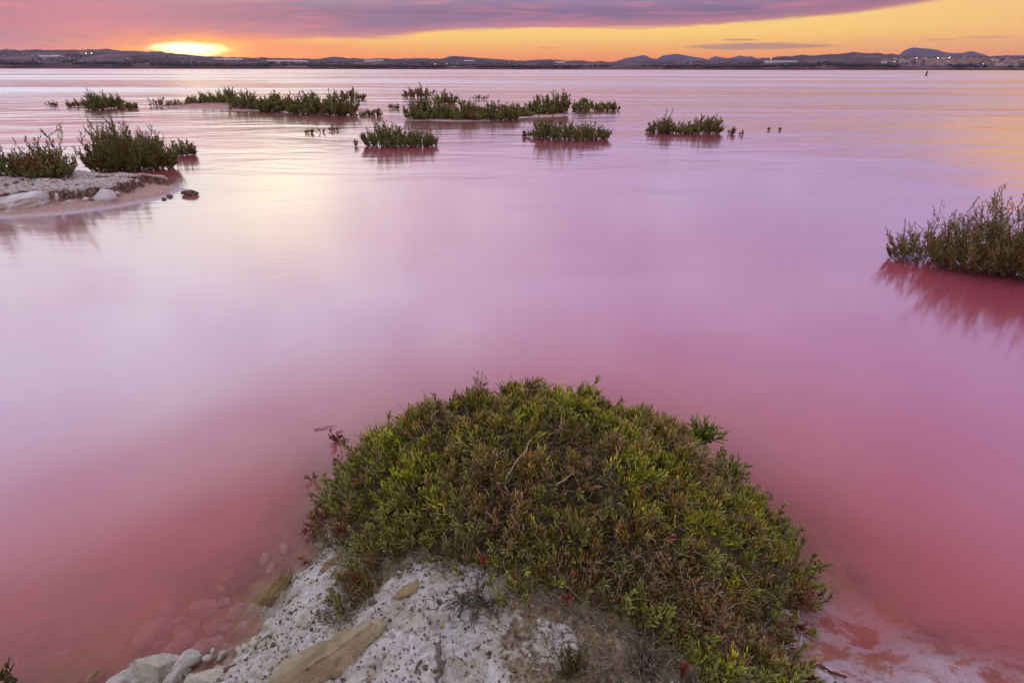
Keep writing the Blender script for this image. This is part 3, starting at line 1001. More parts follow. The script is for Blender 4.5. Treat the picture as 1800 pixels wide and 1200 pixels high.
# ----------------------------------------------------------------------------
# stones
# ----------------------------------------------------------------------------
def rock_mesh(name, dims, seed, mat, sub=4, cuts=9, rough=0.06, sharp=0.72, planes=()):
    b = bmesh.new(); bmesh.ops.create_icosphere(b, subdivisions=sub, radius=1.0)
    v = np.array([x.co[:] for x in b.verts])
    r = np.random.default_rng(seed)
    for _ in range(cuts):
        n = norm(r.normal(size=3)); c = r.uniform(sharp * 0.75, sharp * 1.15)
        d = v @ n - c
        v = v - np.maximum(d, 0)[:, None] * n[None]
    for (a_, b_, c_, k_) in planes:
        n = norm(np.array([a_, b_, c_], float)); d = v @ n - k_
        v = v - np.maximum(d, 0)[:, None] * n[None]
    nrm = norm(v)
    q = fbm(v[:, 0] * 2.2 + v[:, 2] * 1.3, v[:, 1] * 2.2 - v[:, 2] * 1.7, seed, 4) + 0.5 * fbm(v[:, 0] * 7 - v[:, 2] * 5, v[:, 1] * 7 + v[:, 2] * 4, seed + 5, 3)
    v = v + nrm * (q * rough * 1.6)[:, None]
    v = v * np.array(dims)[None]
    for x, c in zip(b.verts, v):
        x.co = c
    me = bpy.data.meshes.new(name); b.to_mesh(me); b.free()
    me.materials.append(mat); me.polygons.foreach_set('use_smooth', [True] * len(me.polygons))
    return me


def rock(name, px, py, z, dims, rz, seed, mat, label, cat='stone', group=None, tilt=(0, 0), hf=None, sub=4, **kw):
    x, y = P(px, py, z)
    me = rock_mesh(name, dims, seed, mat, sub, **kw)
    o = link(bpy.data.objects.new(name, me))
    o.location = (x, y, z)
    o.rotation_euler = (tilt[0], tilt[1], rz)
    return tag(o, label, cat, group)


# on and around the headland
rock('stone_slab', 588, 1182, 0.195, (0.125, 0.085, 0.100), 0.45, 11, M_ROCK_TAN, 'large tan rock slab half buried at the bottom edge of the salty mound', sub=5, tilt=(0, -0.10), sharp=0.9, cuts=7, rough=0.11, planes=((0.35, -0.80, 0.42, 0.34), (-0.1, 0.45, 0.85, 0.5)))
rock('stone', 488, 1038, 0.045, (0.075, 0.042, 0.045), 0.95, 12, M_ROCK_OCHRE, 'yellowish pointed stone at the left waterline of the mound', sub=5, tilt=(0, -0.1), sharp=0.55, rough=0.1)
rock('stone', 730, 1033, 0.245, (0.045, 0.020, 0.016), 0.62, 13, M_ROCK_OCHRE, 'small smooth orange brown stone lying on the salt below the bush', sub=4)
rock('stone', 589, 1000, 0.115, (0.035, 0.026, 0.022), 0.3, 14, M_ROCK_OCHRE, 'small yellow cracked stone under the left edge of the bush', sub=4, rough=0.1)
rock('stone', 268, 1178, 0.012, (0.062, 0.056, 0.048), 0.2, 15, M_ROCK_PALE, 'biggest pale stone at the waterline in the bottom left', sub=5, sharp=0.6)
rock('stone', 309, 1186, 0.012, (0.014, 0.036, 0.016), -0.25, 16, M_ROCK_PALE, 'narrow pale stone wedged right of the biggest waterline stone', sub=4)
rock('stone', 331, 1163, 0.002, (0.058, 0.022, 0.026), 0.95, 17, M_ROCK_PALE, 'slanting pale stone with a sunlit tip rising from the shallows', sub=4, tilt=(0, -0.25), sharp=0.55)
rock('stone', 365, 1195, 0.035, (0.048, 0.026, 0.020), 0.2, 18, M_ROCK_PALE, 'low pale stone with a brown hollow at the bottom edge', sub=4)
rock('stone', 408, 1176, 0.045, (0.024, 0.010, 0.010), 0.5, 19, M_ROCK_RED, 'small reddish stone on the edge of the salt crust', sub=3)
rock('stone', 218, 1196, -0.002, (0.038, 0.030, 0.018), 0.4, 20, M_ROCK_PALE, 'half drowned pale stone left of the biggest waterline stone', sub=4)
rock('stone', 483, 1097, 0.035, (0.026, 0.018, 0.014), 0.2, 22, M_ROCK_PALE, 'small pinkish crusted stone right below the yellowish pointed one', sub=3, rough=0.12)
rock('stone', 168, 1190, -0.012, (0.022, 0.016, 0.018), 0.9, 23, M_ROCK_OCHRE, 'small ochre stone just breaking the water near the bottom edge', sub=3)
rock('stone', 425, 1160, 0.02, (0.020, 0.013, 0.012), 0.7, 24, M_ROCK_PALE, 'little pale stone above the small reddish one', sub=3)

pale_meshes = [rock_mesh('stone', (1, 0.7, 0.6), 260 + i, M_ROCK_PALE, 3, rough=0.12, sharp=0.62, cuts=10) for i in range(5)]
rr_ = random.Random(44)
for i in range(34):
    a = rr_.uniform(215, 470); b_ = 1215 - (a - 215) * 0.30 + rr_.uniform(-28, 22)
    sc_ = rr_.uniform(0.007, 0.020); z = rr_.uniform(-0.012, 0.012)
    x, y = P(a, b_, z); z = max(z, float(H_ground(np.array([x]), np.array([y]))[0]) + sc_ * 0.2)
    o = link(bpy.data.objects.new('stone', pale_meshes[i % 5])); o.location = (x, y, z); o.scale = (sc_, sc_, sc_)
    o.rotation_euler = (rr_.uniform(-.6, .6), rr_.uniform(-.6, .6), rr_.uniform(0, 6.3))
    tag(o, 'small angular pale rubble stone along the left waterline of the mound', 'stone', 'rubble stones along the left waterline')

# under the water, left of the mound
wet_meshes = [rock_mesh('stone', (1, 0.72, 0.5), 200 + i, M_ROCK_WET, 3, rough=0.09, sharp=0.86, cuts=6) for i in range(7)]
wet_spots = [(385, 1103, .030), (418, 1080, .034), (441, 1133, .026), (325, 1120, .036), (270, 1115, .046), (305, 1150, .028), (360, 1070, .03), (295, 1075, .038), (372, 1137, .026),
             (432, 1105, .024), (350, 1150, .026), (402, 1140, .018), (340, 1095, .022), (455, 1110, .018), (310, 1095, .02), (415, 1155, .018), (240, 1085, .026), (155, 1090, .028), (128, 1118, .028),
             (190, 1150, .03), (110, 1160, .03), (60, 1130, .03), (140, 1180, .022), (450, 1150, .02), (385, 1125, .014), (282, 1135, .018), (220, 1130, .022), (170, 1125, .02), (90, 1090, .02),
             (467, 985, .022), (500, 965, .020), (478, 1000, .018), (30, 1175, .03), (460, 1080, .016), (395, 1060, .018), (470, 940, .016)]
for i, (a, b_, r_) in enumerate(wet_spots):
    x, y = P(a, b_, -0.03)
    g = float(H_ground(np.array([x]), np.array([y]))[0])
    z = min(max(g + r_ * 0.2, -0.05 - 0.02 * random.random()), -r_ * 0.45 - 0.012) - (0.03 if a < 260 else 0)
    x, y = P(a, b_, z)
    o = link(bpy.data.objects.new('stone', wet_meshes[i % 7]))
    o.location = (x, y, z); o.scale = (r_ * random.uniform(0.95, 1.5), r_ * random.uniform(0.9, 1.3), r_ * 1.5); o.rotation_euler = (random.uniform(-.3, .3), random.uniform(-.3, .3), random.uniform(0, 6.3))
    tag(o, 'rounded stone lying blurred under the shallow pink water left of the mound', 'stone', 'stones under the shallow water')
rock('stone_slab', 395, 1042, -0.062, (0.105, 0.075, 0.03), 0.6, 31, M_ROCK_OCHRE, 'broad flat ochre slab seen dimly under the pink water', sub=4)
dark_mesh = wet_meshes[2].copy(); dark_mesh.materials.clear(); dark_mesh.materials.append(M_ROCK_BROWN)
dark_wet = [(1475, 975, .05), (1500, 1000, .04), (1640, 1085, .05), (1590, 1150, .03), (1690, 1180, .04)]
for i, (a, b_, r_) in enumerate(dark_wet):
    z = -0.045 - r_ * 0.2
    x, y = P(a, b_, z)
    o = link(bpy.data.objects.new('stone', dark_mesh)); o.location = (x, y, z); o.scale = (r_, r_ * 1.4, r_ * 0.45); o.rotation_euler = (0, 0, random.uniform(0, 6))
    tag(o, 'flat stone under the murky shallows right of the mound', 'stone', 'stones under the right shallows')

# on the islet at the left
rock('boulder', 45, 361, 0.06, (0.27, 0.16, 0.13), 0.12, 41, M_ROCK_WHITE, 'biggest white boulder on the left islet shore', 'boulder', sub=5, rough=0.08)
rock('boulder', 182, 348, 0.07, (0.135, 0.10, 0.10), -0.25, 42, M_ROCK_WHITE, 'rounded white boulder leaning on the brown ledge of the islet', 'boulder', sub=4)
rock('boulder', 107, 353, 0.06, (0.06, 0.055, 0.07), 0.1, 43, M_ROCK_WHITE, 'small knobbly white rock between the two islet boulders', 'boulder', sub=4, rough=0.14)
rock('boulder', 18, 376, 0.015, (0.10, 0.07, 0.035), -0.4, 44, M_ROCK_WHITE, 'flat white rock at the water edge in front of the biggest boulder', 'boulder', sub=4)
rock('boulder', 5, 366, 0.04, (0.06, 0.08, 0.05), 0.4, 45, M_ROCK_WHITE, 'white rock cut by the left edge of the photo', 'boulder', sub=3)
rock('stone', 122, 357, 0.045, (0.05, 0.03, 0.02), 0.4, 46, M_ROCK_WHITE, 'low white stone right beside the knobbly rock', sub=3)
rock('stone', 85, 352, 0.045, (0.05, 0.03, 0.02), 0.1, 47, M_ROCK_WHITE, 'tiny white stone between big boulder and knobbly rock', sub=3)
rock('stone', 140, 347, 0.07, (0.035, 0.03, 0.025), 0.1, 48, M_ROCK_BROWN, 'brown clod at the foot of the islet ledge', sub=3)
rock('stone', 336, 341, 0.02, (0.115, 0.05, 0.045), 0.05, 49, M_ROCK_BROWN, 'dark brown flat rock standing alone in the water off the islet tip', sub=4, rough=0.12, sharp=0.6)
rock('stone', 298, 345.5, 0.01, (0.035, 0.028, 0.026), 0.4, 50, M_ROCK_BROWN, 'dark pebble nearest the islet tip', sub=3)
rock('stone', 288, 351, 0.006, (0.026, 0.02, 0.016), 0.7, 51, M_ROCK_BROWN, 'small dark pebble in the foam left of the islet tip', sub=3)
rock('stone', 252, 352.5, 0.008, (0.034, 0.02, 0.012), 0.2, 52, M_ROCK_BROWN, 'flat dark pebble in the foam under the sandy point', sub=3)
for i in range(70):
    a = random.uniform(-20, 245); b_ = random.uniform(323, 345)
    x, y = P(a, b_, 0.14)
    z = float(H_isA(np.array([x]), np.array([y]))[0])
    if z < 0.05: continue
    s_ = random.uniform(0.012, 0.034)
    me = (wet_meshes)[i % 7]
    if i < 7:
        me2 = me.copy(); me2.materials.clear(); me2.materials.append(M_ROCK_BROWN if i % 2 else M_ROCK_WHITE)
        house_kinds.append(me2)
    o = link(bpy.data.objects.new('stone', house_kinds[6 + i % 7] if len(house_kinds) > 6 + i % 7 else me)); o.location = (x, y, z + s_ * 0.2)
    o.scale = (s_, s_, s_); o.rotation_euler = (random.uniform(-.5, .5), random.uniform(-.5, .5), random.uniform(0, 6.3))
    tag(o, 'fist sized clod among the rubble on top of the left islet', 'stone', 'rubble clods on the left islet')


# ----------------------------------------------------------------------------
# plants
# ----------------------------------------------------------------------------
GREEN = np.array([0.150, 0.185, 0.022]); DGREEN = np.array([0.195, 0.215, 0.072]); OLIVE = np.array([0.150, 0.128, 0.040])
YEL = np.array([0.30, 0.33, 0.055]); RED = np.array([0.26, 0.045, 0.035]); BROWN = np.array([0.135, 0.095, 0.055]); GREY = np.array([0.24, 0.19, 0.15]); RUST = np.array([0.26, 0.085, 0.03])


def rand_perp(r, t):
    q = r.normal(size=t.shape)
    q = q - (q * t).sum(-1, keepdims=True) * t
    return norm(q)


def bush(name, label, cat, clumps, seed, z0=0.0, shoot_len=0.045, shoot_r=0.004, spacing=0.016, plume_n=60, red=0.12, group=None, hf=None, lean=0.6, bare=0.0, loc=None, green=DGREEN, tip=OLIVE):
    """clumps: list of (x, y, rx, ry, height, share). Plumes are curved branches set with fleshy shoots all round."""
    r = np.random.default_rng(seed)
    cx = clumps[0][0] if loc is None else loc[0]; cy = clumps[0][1] if loc is None else loc[1]
    root = tag(empty(name, (cx, cy, z0)), label, cat, group)
    twp, twr, twc = [], [], []
    sdp, sdr, sdc = [], [], []
    sp, sr, sc = [], [], []
    for (x, y, rx, ry, h, share) in clumps:
        n = max(3, int(plume_n * share * 1.5))
        rr = np.sqrt(r.random(n)); th = r.uniform(0, 2 * math.pi, n)
        ux, uy = rr * np.cos(th), rr * np.sin(th)
        bxs, bys = x + ux * rx * 0.8, y + uy * ry * 0.8
        hz = np.zeros(n) + z0
        if hf is not None:
            hz = np.maximum(hf(bxs, bys), -0.02)
        hh = h * np.clip(1 - rr ** 1.8 * 0.62, 0.25, 1) * r.uniform(0.50, 1.04, n) * np.where(r.random(n) < 0.12, 1.22, 1.0)
        ang = lean * (0.30 + 1.35 * rr) * r.uniform(0.35, 1.3, n)
        k = 6
        t = np.linspace(0, 1, k)[None, :, None]
        out = np.stack([ux * rx, uy * ry, np.zeros(n)], -1); out = norm(out + r.normal(size=(n, 3)) * 0.45 * max(rx, ry))
        out[:, 2] = 0
        L = hh[:, None, None]
        pts = np.stack([bxs, bys, hz], -1)[:, None] + out[:, None] * (np.sin(ang)[:, None, None] * L * (t * 1.2 - 0.35 * t ** 2)) + np.array([0, 0, 1.0]) * (L * (0.55 * t + 0.45 * t ** 2 + 0.12 * t * (1 - t)))
        pts[:, 1:] += r.normal(size=(n, k - 1, 3)) * 0.035 * L
        twp.append(pts); twr.append(np.linspace(1, 0.35, k)[None] * shoot_r * 0.9 * np.ones((n, 1)))
        twc.append(np.broadcast_to(BROWN * 0.8, (n, k, 3)) * r.uniform(0.6, 1.5, (n, 1, 1)))
        isred = r.random(n) < red
        isbare = r.random(n) < bare
        # side branches, rising at an angle from every main branch
        kids = 5
        mi = np.repeat(np.arange(n), kids)
        tp = r.uniform(0.12, 0.85, len(mi)); fi = tp * (k - 1); i0 = np.minimum(fi.astype(int), k - 2); fr = (fi - i0)[:, None]
        b0 = pts[mi, i0] * (1 - fr) + pts[mi, i0 + 1] * fr
        tn = norm(pts[mi, i0 + 1] - pts[mi, i0]); pe = rand_perp(r, tn); pe[:, 2] = np.abs(pe[:, 2]) * 0.5
        dr = norm(tn * 0.75 + pe * 0.85 + np.array([0, 0, 0.25]))
        sl = (hh[mi] * r.uniform(0.16, 0.40, len(mi)) * (1.15 - 0.7 * tp))[:, None]
        tk = np.linspace(0, 1, k)[None, :, None]
        side = b0[:, None] + dr[:, None] * sl[:, None] * tk + np.array([0, 0, 0.22]) * sl[:, None] * tk ** 2
        side[:, 1:] += r.normal(size=(len(mi), k - 1, 3)) * 0.03 * sl[:, None]
        sdp.append(side[:, [0, 2, 5]]); sdr.append(np.array([[1, 0.75, 0.4]]) * shoot_r * 0.45 * np.ones((len(mi), 1)))
        sdc.append(np.broadcast_to(BROWN * 0.8, (len(mi), 3, 3)) * r.uniform(0.6, 1.5, (len(mi), 1, 1)))
        allp = np.concatenate([pts, side]); own = np.concatenate([np.arange(n), mi]); ismain = np.concatenate([np.ones(n), np.zeros(len(mi))])
        t0 = np.concatenate([np.zeros(n), tp]); ln_ = np.concatenate([hh, sl[:, 0]])
        m = np.maximum((ln_ / spacing * 0.8).astype(int), 3)
        pi = np.repeat(np.arange(len(allp)), m)
        tt = np.concatenate([np.linspace(0.12, 1.0, q) for q in m])
        glob = np.where(ismain[pi] > 0, tt, np.minimum(t0[pi] + 0.3 * tt, 1))
        ob_ = own[pi]
        keep = r.random(len(pi)) < np.where(isbare[ob_], 0.25 * (glob > 0.3) + 0.02, 1.0) * np.where((ismain[pi] > 0) & (tt < 0.3), 0.4, 1)
        pi, tt, glob, ob_ = pi[keep], tt[keep], glob[keep], ob_[keep]
        fi = tt * (k - 1); i0 = np.minimum(fi.astype(int), k - 2); fr = (fi - i0)[:, None]
        base = allp[pi, i0] * (1 - fr) + allp[pi, i0 + 1] * fr
        tan = norm(allp[pi, i0 + 1] - allp[pi, i0])
        pe = rand_perp(r, tan)
        d = norm(tan * r.uniform(0.5, 1.3, (len(pi), 1)) + pe * r.uniform(0.4, 1.0, (len(pi), 1)) + np.array([0, 0, 0.25]))
        st = base + pe * shoot_len * 0.25 * r.random((len(pi), 1))
        le = shoot_len * r.uniform(0.5, 1.25, (len(pi), 1)) * (1.1 - 0.4 * tt[:, None])
        s_pts = np.stack([st, st + d * le * 0.5, st + d * le + np.array([0, 0, 0.15]) * le], 1)
        sp.append(s_pts)
        ra = shoot_r * r.uniform(0.85, 1.5, (len(pi), 1))
        sr.append(np.concatenate([ra * 0.75, ra * 1.15, ra * 0.3], 1))
        pl = r.uniform(0.7, 1.35, n)[ob_][:, None]
        base_c = green[None] * (1 - glob[:, None] * 0.4) + tip[None] * (glob[:, None] * 0.5)
        mixr = (isred[ob_] & (glob > 0.4))[:, None] | (r.random((len(pi), 1)) < 0.04 * (tt[:, None] > 0.8))
        base_c = np.where(mixr, RED * 0.55 + base_c * 0.35, base_c)
        base_c = base_c * r.uniform(0.65, 1.4, (len(pi), 1)) * pl
        sc.append(np.stack([base_c * 0.8, base_c, base_c * 1.3], 1))
    shift = np.array([cx, cy, z0])
    v, f, c = join([tubes(np.concatenate(twp) - shift, np.concatenate(twr), 3, np.concatenate(twc)),
                    tubes(np.concatenate(sdp) - shift, np.concatenate(sdr), 3, np.concatenate(sdc))])
    tag(mesh_np('stems', v, f, M_TWIG, root, cols=c), kind='stuff')
    v, f, c = tubes(np.concatenate(sp) - shift, np.concatenate(sr), 3, np.concatenate(sc))
    tag(mesh_np('foliage', v, f, M_FAR, root, cols=c), kind='stuff')
    return root


def px_clump(x0, x1, base, top, share=1.0, z=0.0, deep=0.6):
    """clump seen between columns x0..x1, its foot at row base and its top at row top"""
    cx = (x0 + x1) / 2
    X0, Y0 = P(cx, base, z)
    k = Y0 / (FPX * math.cos(PITCH) + (600 - base) * math.sin(PITCH))
    rx = (x1 - x0) / 2 * k * 1.12
    ry = rx * deep
    u, yv, dz = ray(cx, top)
    yc = Y0 + ry * 0.8
    h = CAM_H + dz / yv * yc - z
    return (X0 * yc / Y0, yc, rx, ry, h * 1.04, share)


# mid distance, big to small
bush('glasswort_bush', 'leafy green bush on the left islet, cut by the photo edge', 'bush',
     [px_clump(-90, 36, 325, 238, 0.8, 0.13, 0.5), px_clump(26, 132, 325, 256, 0.8, 0.12, 0.4), px_clump(50, 110, 322, 246, 0.3, 0.13, 0.4)], 501, 0.12, 0.034, 0.0040, 0.009, 75, 0.32, hf=H_isA, lean=0.9, tip=OLIVE * 1.3)
bush('glasswort_bush', 'tall green bush in the water behind the left islet with reddish spires', 'bush',
     [px_clump(158, 225, 303, 238, 0.9, 0, 0.5), px_clump(190, 250, 303, 203, 0.9, 0, 0.4), px_clump(225, 310, 300, 236, 1.1, 0, 0.5), px_clump(300, 345, 276, 243, 0.4, 0, 0.5), px_clump(240, 282, 270, 220, 0.4, 0, 0.5)], 502, 0, 0.036, 0.0046, 0.010, 75, 0.2, lean=0.6)
bush('glasswort_bush', 'bush reaching in from the right edge with bare reddish twigs on top', 'bush',
     [px_clump(1640, 1780, 484, 352, 1.6, 0, 0.6), px_clump(1740, 1900, 500, 340, 1.6, 0, 0.6), px_clump(1558, 1680, 464, 385, 0.9, 0, 0.5), px_clump(1700, 1800, 470, 335, 0.7, 0, 0.5)], 503, 0, 0.022, 0.0024, 0.0065, 58, 0.16, lean=1.2, bare=0.30, tip=OLIVE * 1.5, green=np.array([0.265, 0.205, 0.078]))
bush('glasswort_bush', 'rounded green bush left of centre standing in the pink water', 'bush',
     [px_clump(640, 700, 259, 212, 1, 0, 0.6), px_clump(672, 735, 260, 218, 1, 0, 0.6), px_clump(715, 768, 259, 226, 0.8, 0, 0.6)], 504, 0, 0.045, 0.0068, 0.015, 40, 0.06, lean=0.7)
bush('glasswort_bush', 'wide green bush right of centre with one spire at its left end', 'bush',
     [px_clump(915, 965, 243, 226, 0.5, 0, 0.6), px_clump(940, 985, 246, 196, 0.8, 0, 0.5), px_clump(970, 1030, 248, 212, 1, 0, 0.6), px_clump(1010, 1073, 247, 214, 1, 0, 0.6)], 505, 0, 0.045, 0.0066, 0.015, 38, 0.06, lean=0.55)
bush('glasswort_bush', 'low green bush farthest right in the middle row with a spire', 'bush',
     [px_clump(1135, 1180, 234, 214, 0.8, 0, 0.6), px_clump(1155, 1178, 235, 200, 0.4, 0, 0.5), px_clump(1170, 1232, 236, 214, 1, 0, 0.5), px_clump(1212, 1268, 236, 199, 0.9, 0, 0.5)], 506, 0, 0.05, 0.0064, 0.015, 42, 0.1, lean=0.5)
# far left
bush('glasswort_bush', 'twin topped small bush in the far left water', 'bush',
     [px_clump(150, 192, 195, 161, 1, 0, 0.6), px_clump(190, 216, 193, 163, 0.7, 0, 0.6), px_clump(212, 245, 194, 178, 0.6, 0, 0.5)], 507, 0, 0.07, 0.010, 0.024, 40, 0.08, lean=0.5)
bush('glasswort_sprig', 'red brown sprig just left of the far left bush', 'shrub', [px_clump(118, 151, 190, 176, 1, 0, 0.5)], 508, 0, 0.06, 0.008, 0.03, 22, 0.8, lean=0.8, bare=0.4)
bush('glasswort_sprig', 'faint reddish sprig at the far left of the back row', 'shrub', [px_clump(78, 100, 189, 177, 1, 0, 0.5)], 509, 0, 0.05, 0.007, 0.04, 12, 0.8, lean=0.8, bare=0.6)
# chain on the sandbar
bush('glasswort_bush', 'leafless reddish scrub at the left tip of the pink sandbar', 'bush', [px_clump(262, 300, 189, 171, 0.6, 0, 0.5), px_clump(290, 338, 189, 174, 1, 0, 0.4)], 510, 0, 0.06, 0.008, 0.03, 26, 0.85, lean=0.9, bare=0.7)
bars = [(325, 392, 188, 164, 'low green bush behind the bare pink sandbar', 1.0),
        (368, 424, 188, 154, 'tallest bush of the chain behind the sandbar', 1.3),
        (398, 482, 195, 160, 'dense bush where the pink sandbar ends', 1.3),
        (450, 520, 198, 162, 'broad green bush in the middle of the left chain', 1.5),
        (505, 580, 202, 161, 'broad dark bush in the right half of the left chain', 1.5),
        (565, 625, 205, 164, 'last big green bush at the right end of the left chain', 1.3),
        (598, 642, 177, 155, 'small upright bush behind the right end of the left chain', 0.7)]
for i, (a, b_, c_, d_, lb, sh) in enumerate(bars):
    bush('glasswort_bush', lb, 'bush', [px_clump(a, b_, c_, d_, sh, 0.0, 0.6)], 520 + i, 0, 0.085, 0.0145, 0.030, 34, 0.06, group='bushes in the chain on the left sandbar', lean=0.55)
# middle chain
mids = [(705, 765, 174, 151, 'reddish bush alone in the back row at the centre', 0.9, 0.75),
        (712, 790, 212, 168, 'biggest rounded bush at the left of the middle chain', 1.6, 0.04),
        (762, 802, 184, 158, 'upright bush behind the biggest bush of the middle chain', 0.8, 0.1),
        (775, 850, 213, 176, 'second rounded bush of the middle chain', 1.5, 0.04),
        (840, 912, 212, 174, 'third rounded bush of the middle chain', 1.4, 0.08),
        (893, 935, 206, 184, 'small low bush bridging the middle chain', 0.9, 0.08),
        (928, 975, 203, 167, 'bushy green clump right of the gap in the middle chain', 1.0, 0.1),
        (960, 1005, 201, 157, 'bush with tall reddish spires in the middle chain', 0.9, 0.5),
        (1000, 1060, 196, 173, 'low bush near the right end of the middle chain', 1.0, 0.05),
        (1045, 1086, 195, 178, 'small bush at the right end of the middle chain', 0.6, 0.25)]
for i, (a, b_, c_, d_, lb, sh, rd) in enumerate(mids):
    bush('glasswort_bush', lb, 'bush', [px_clump(a, b_, c_, d_, sh, 0.0, 0.55)], 540 + i, 0, 0.080, 0.0138, 0.029, 30, rd, group='bushes of the middle chain', lean=0.55)
sprigs = [(682, 712, 193, 181, 'low red sprig left of the middle chain'), (655, 672, 206, 190, 'little red tuft between the two chains'), (828, 858, 176, 163, 'red twig with one long shoot behind the middle chain'),
          (537, 552, 236, 224, 'small red tuft in open water below the left chain'), (562, 569, 235, 222, 'single dark twig right of the small red tuft'), (578, 594, 232, 222, 'second small red tuft in open water'),
          (620, 645, 206, 196, 'low red sprig at the right foot of the left chain'), (640, 655, 204, 192, 'thin red sprig beside the right foot of the left chain'),
          (1279, 1290, 236, 219, 'thin forked twig right of the low bush'), (1301, 1309, 237, 228, 'tiny sprig rightmost beside the thin forked twig'), (1366, 1374, 229, 224, 'tiny dark tuft in the open right water'),
          (1350, 1353, 229, 223, 'faint hair thin twig left of the tiny dark tuft'), (622, 628, 258, 246, 'hair thin twig left of the rounded bush')]
for i, (a, b_, c_, d_, lb) in enumerate(sprigs):
    bush('glasswort_sprig', lb, 'sprig', [px_clump(a, b_, c_, d_, 1, 0, 0.5)], 570 + i, 0, 0.05 if c_ < 215 else 0.035, 0.0075 if c_ < 215 else 0.005, 0.035 if c_ < 215 else 0.02, 10 if b_ - a > 8 else 3, 0.8, lean=0.7, bare=0.3)


# ---- the foreground bush ----------------------------------------------------
BUSH = [(-0.61, 1.38), (-0.57, 1.25), (-0.48, 1.12), (-0.38, 1.02), (-0.39, 0.90), (-0.35, 0.86), (-0.29, 0.95), (-0.22, 0.96), (-0.12, 0.89), (-0.02, 0.82), (0.09, 0.80), (0.20, 0.77),
        (0.30, 0.71), (0.36, 0.60), (0.56, 0.60), (0.60, 0.76), (0.63, 0.90), (0.72, 0.96), (0.80, 1.05), (0.82, 1.18), (0.79, 1.32), (0.70, 1.45), (0.58, 1.56), (0.42, 1.64), (0.20, 1.72), (0.02, 1.72), (-0.2, 1.66), (-0.40, 1.58)]


def bush_top(x, y):
    d = sdf(x + 0.03 * fbm(x * 11, y * 11, 301, 3), y + 0.03 * fbm(x * 11, y * 11, 305, 3), BUSH)
    th = 0.125 * (1 - np.exp(-np.maximum(d, 0) / 0.08)) + 0.018
    th = th * (1 + 0.6 * fbm(x * 7, y * 7, 311, 3) + 0.35 * fbm(x * 3.2, y * 3.2, 318, 2)) + 0.012 * fbm(x * 22, y * 22, 315, 2)
    th = th * (1 + 0.24 * np.exp(-(((x - 0.08) / 0.25) ** 2 + ((y - 1.5) / 0.25) ** 2)))
    th = th * (0.45 + 0.55 * smooth(y - 0.15 * x, 0.72, 1.05))
    return np.maximum(H_ground(x, y), -0.01) + th, d


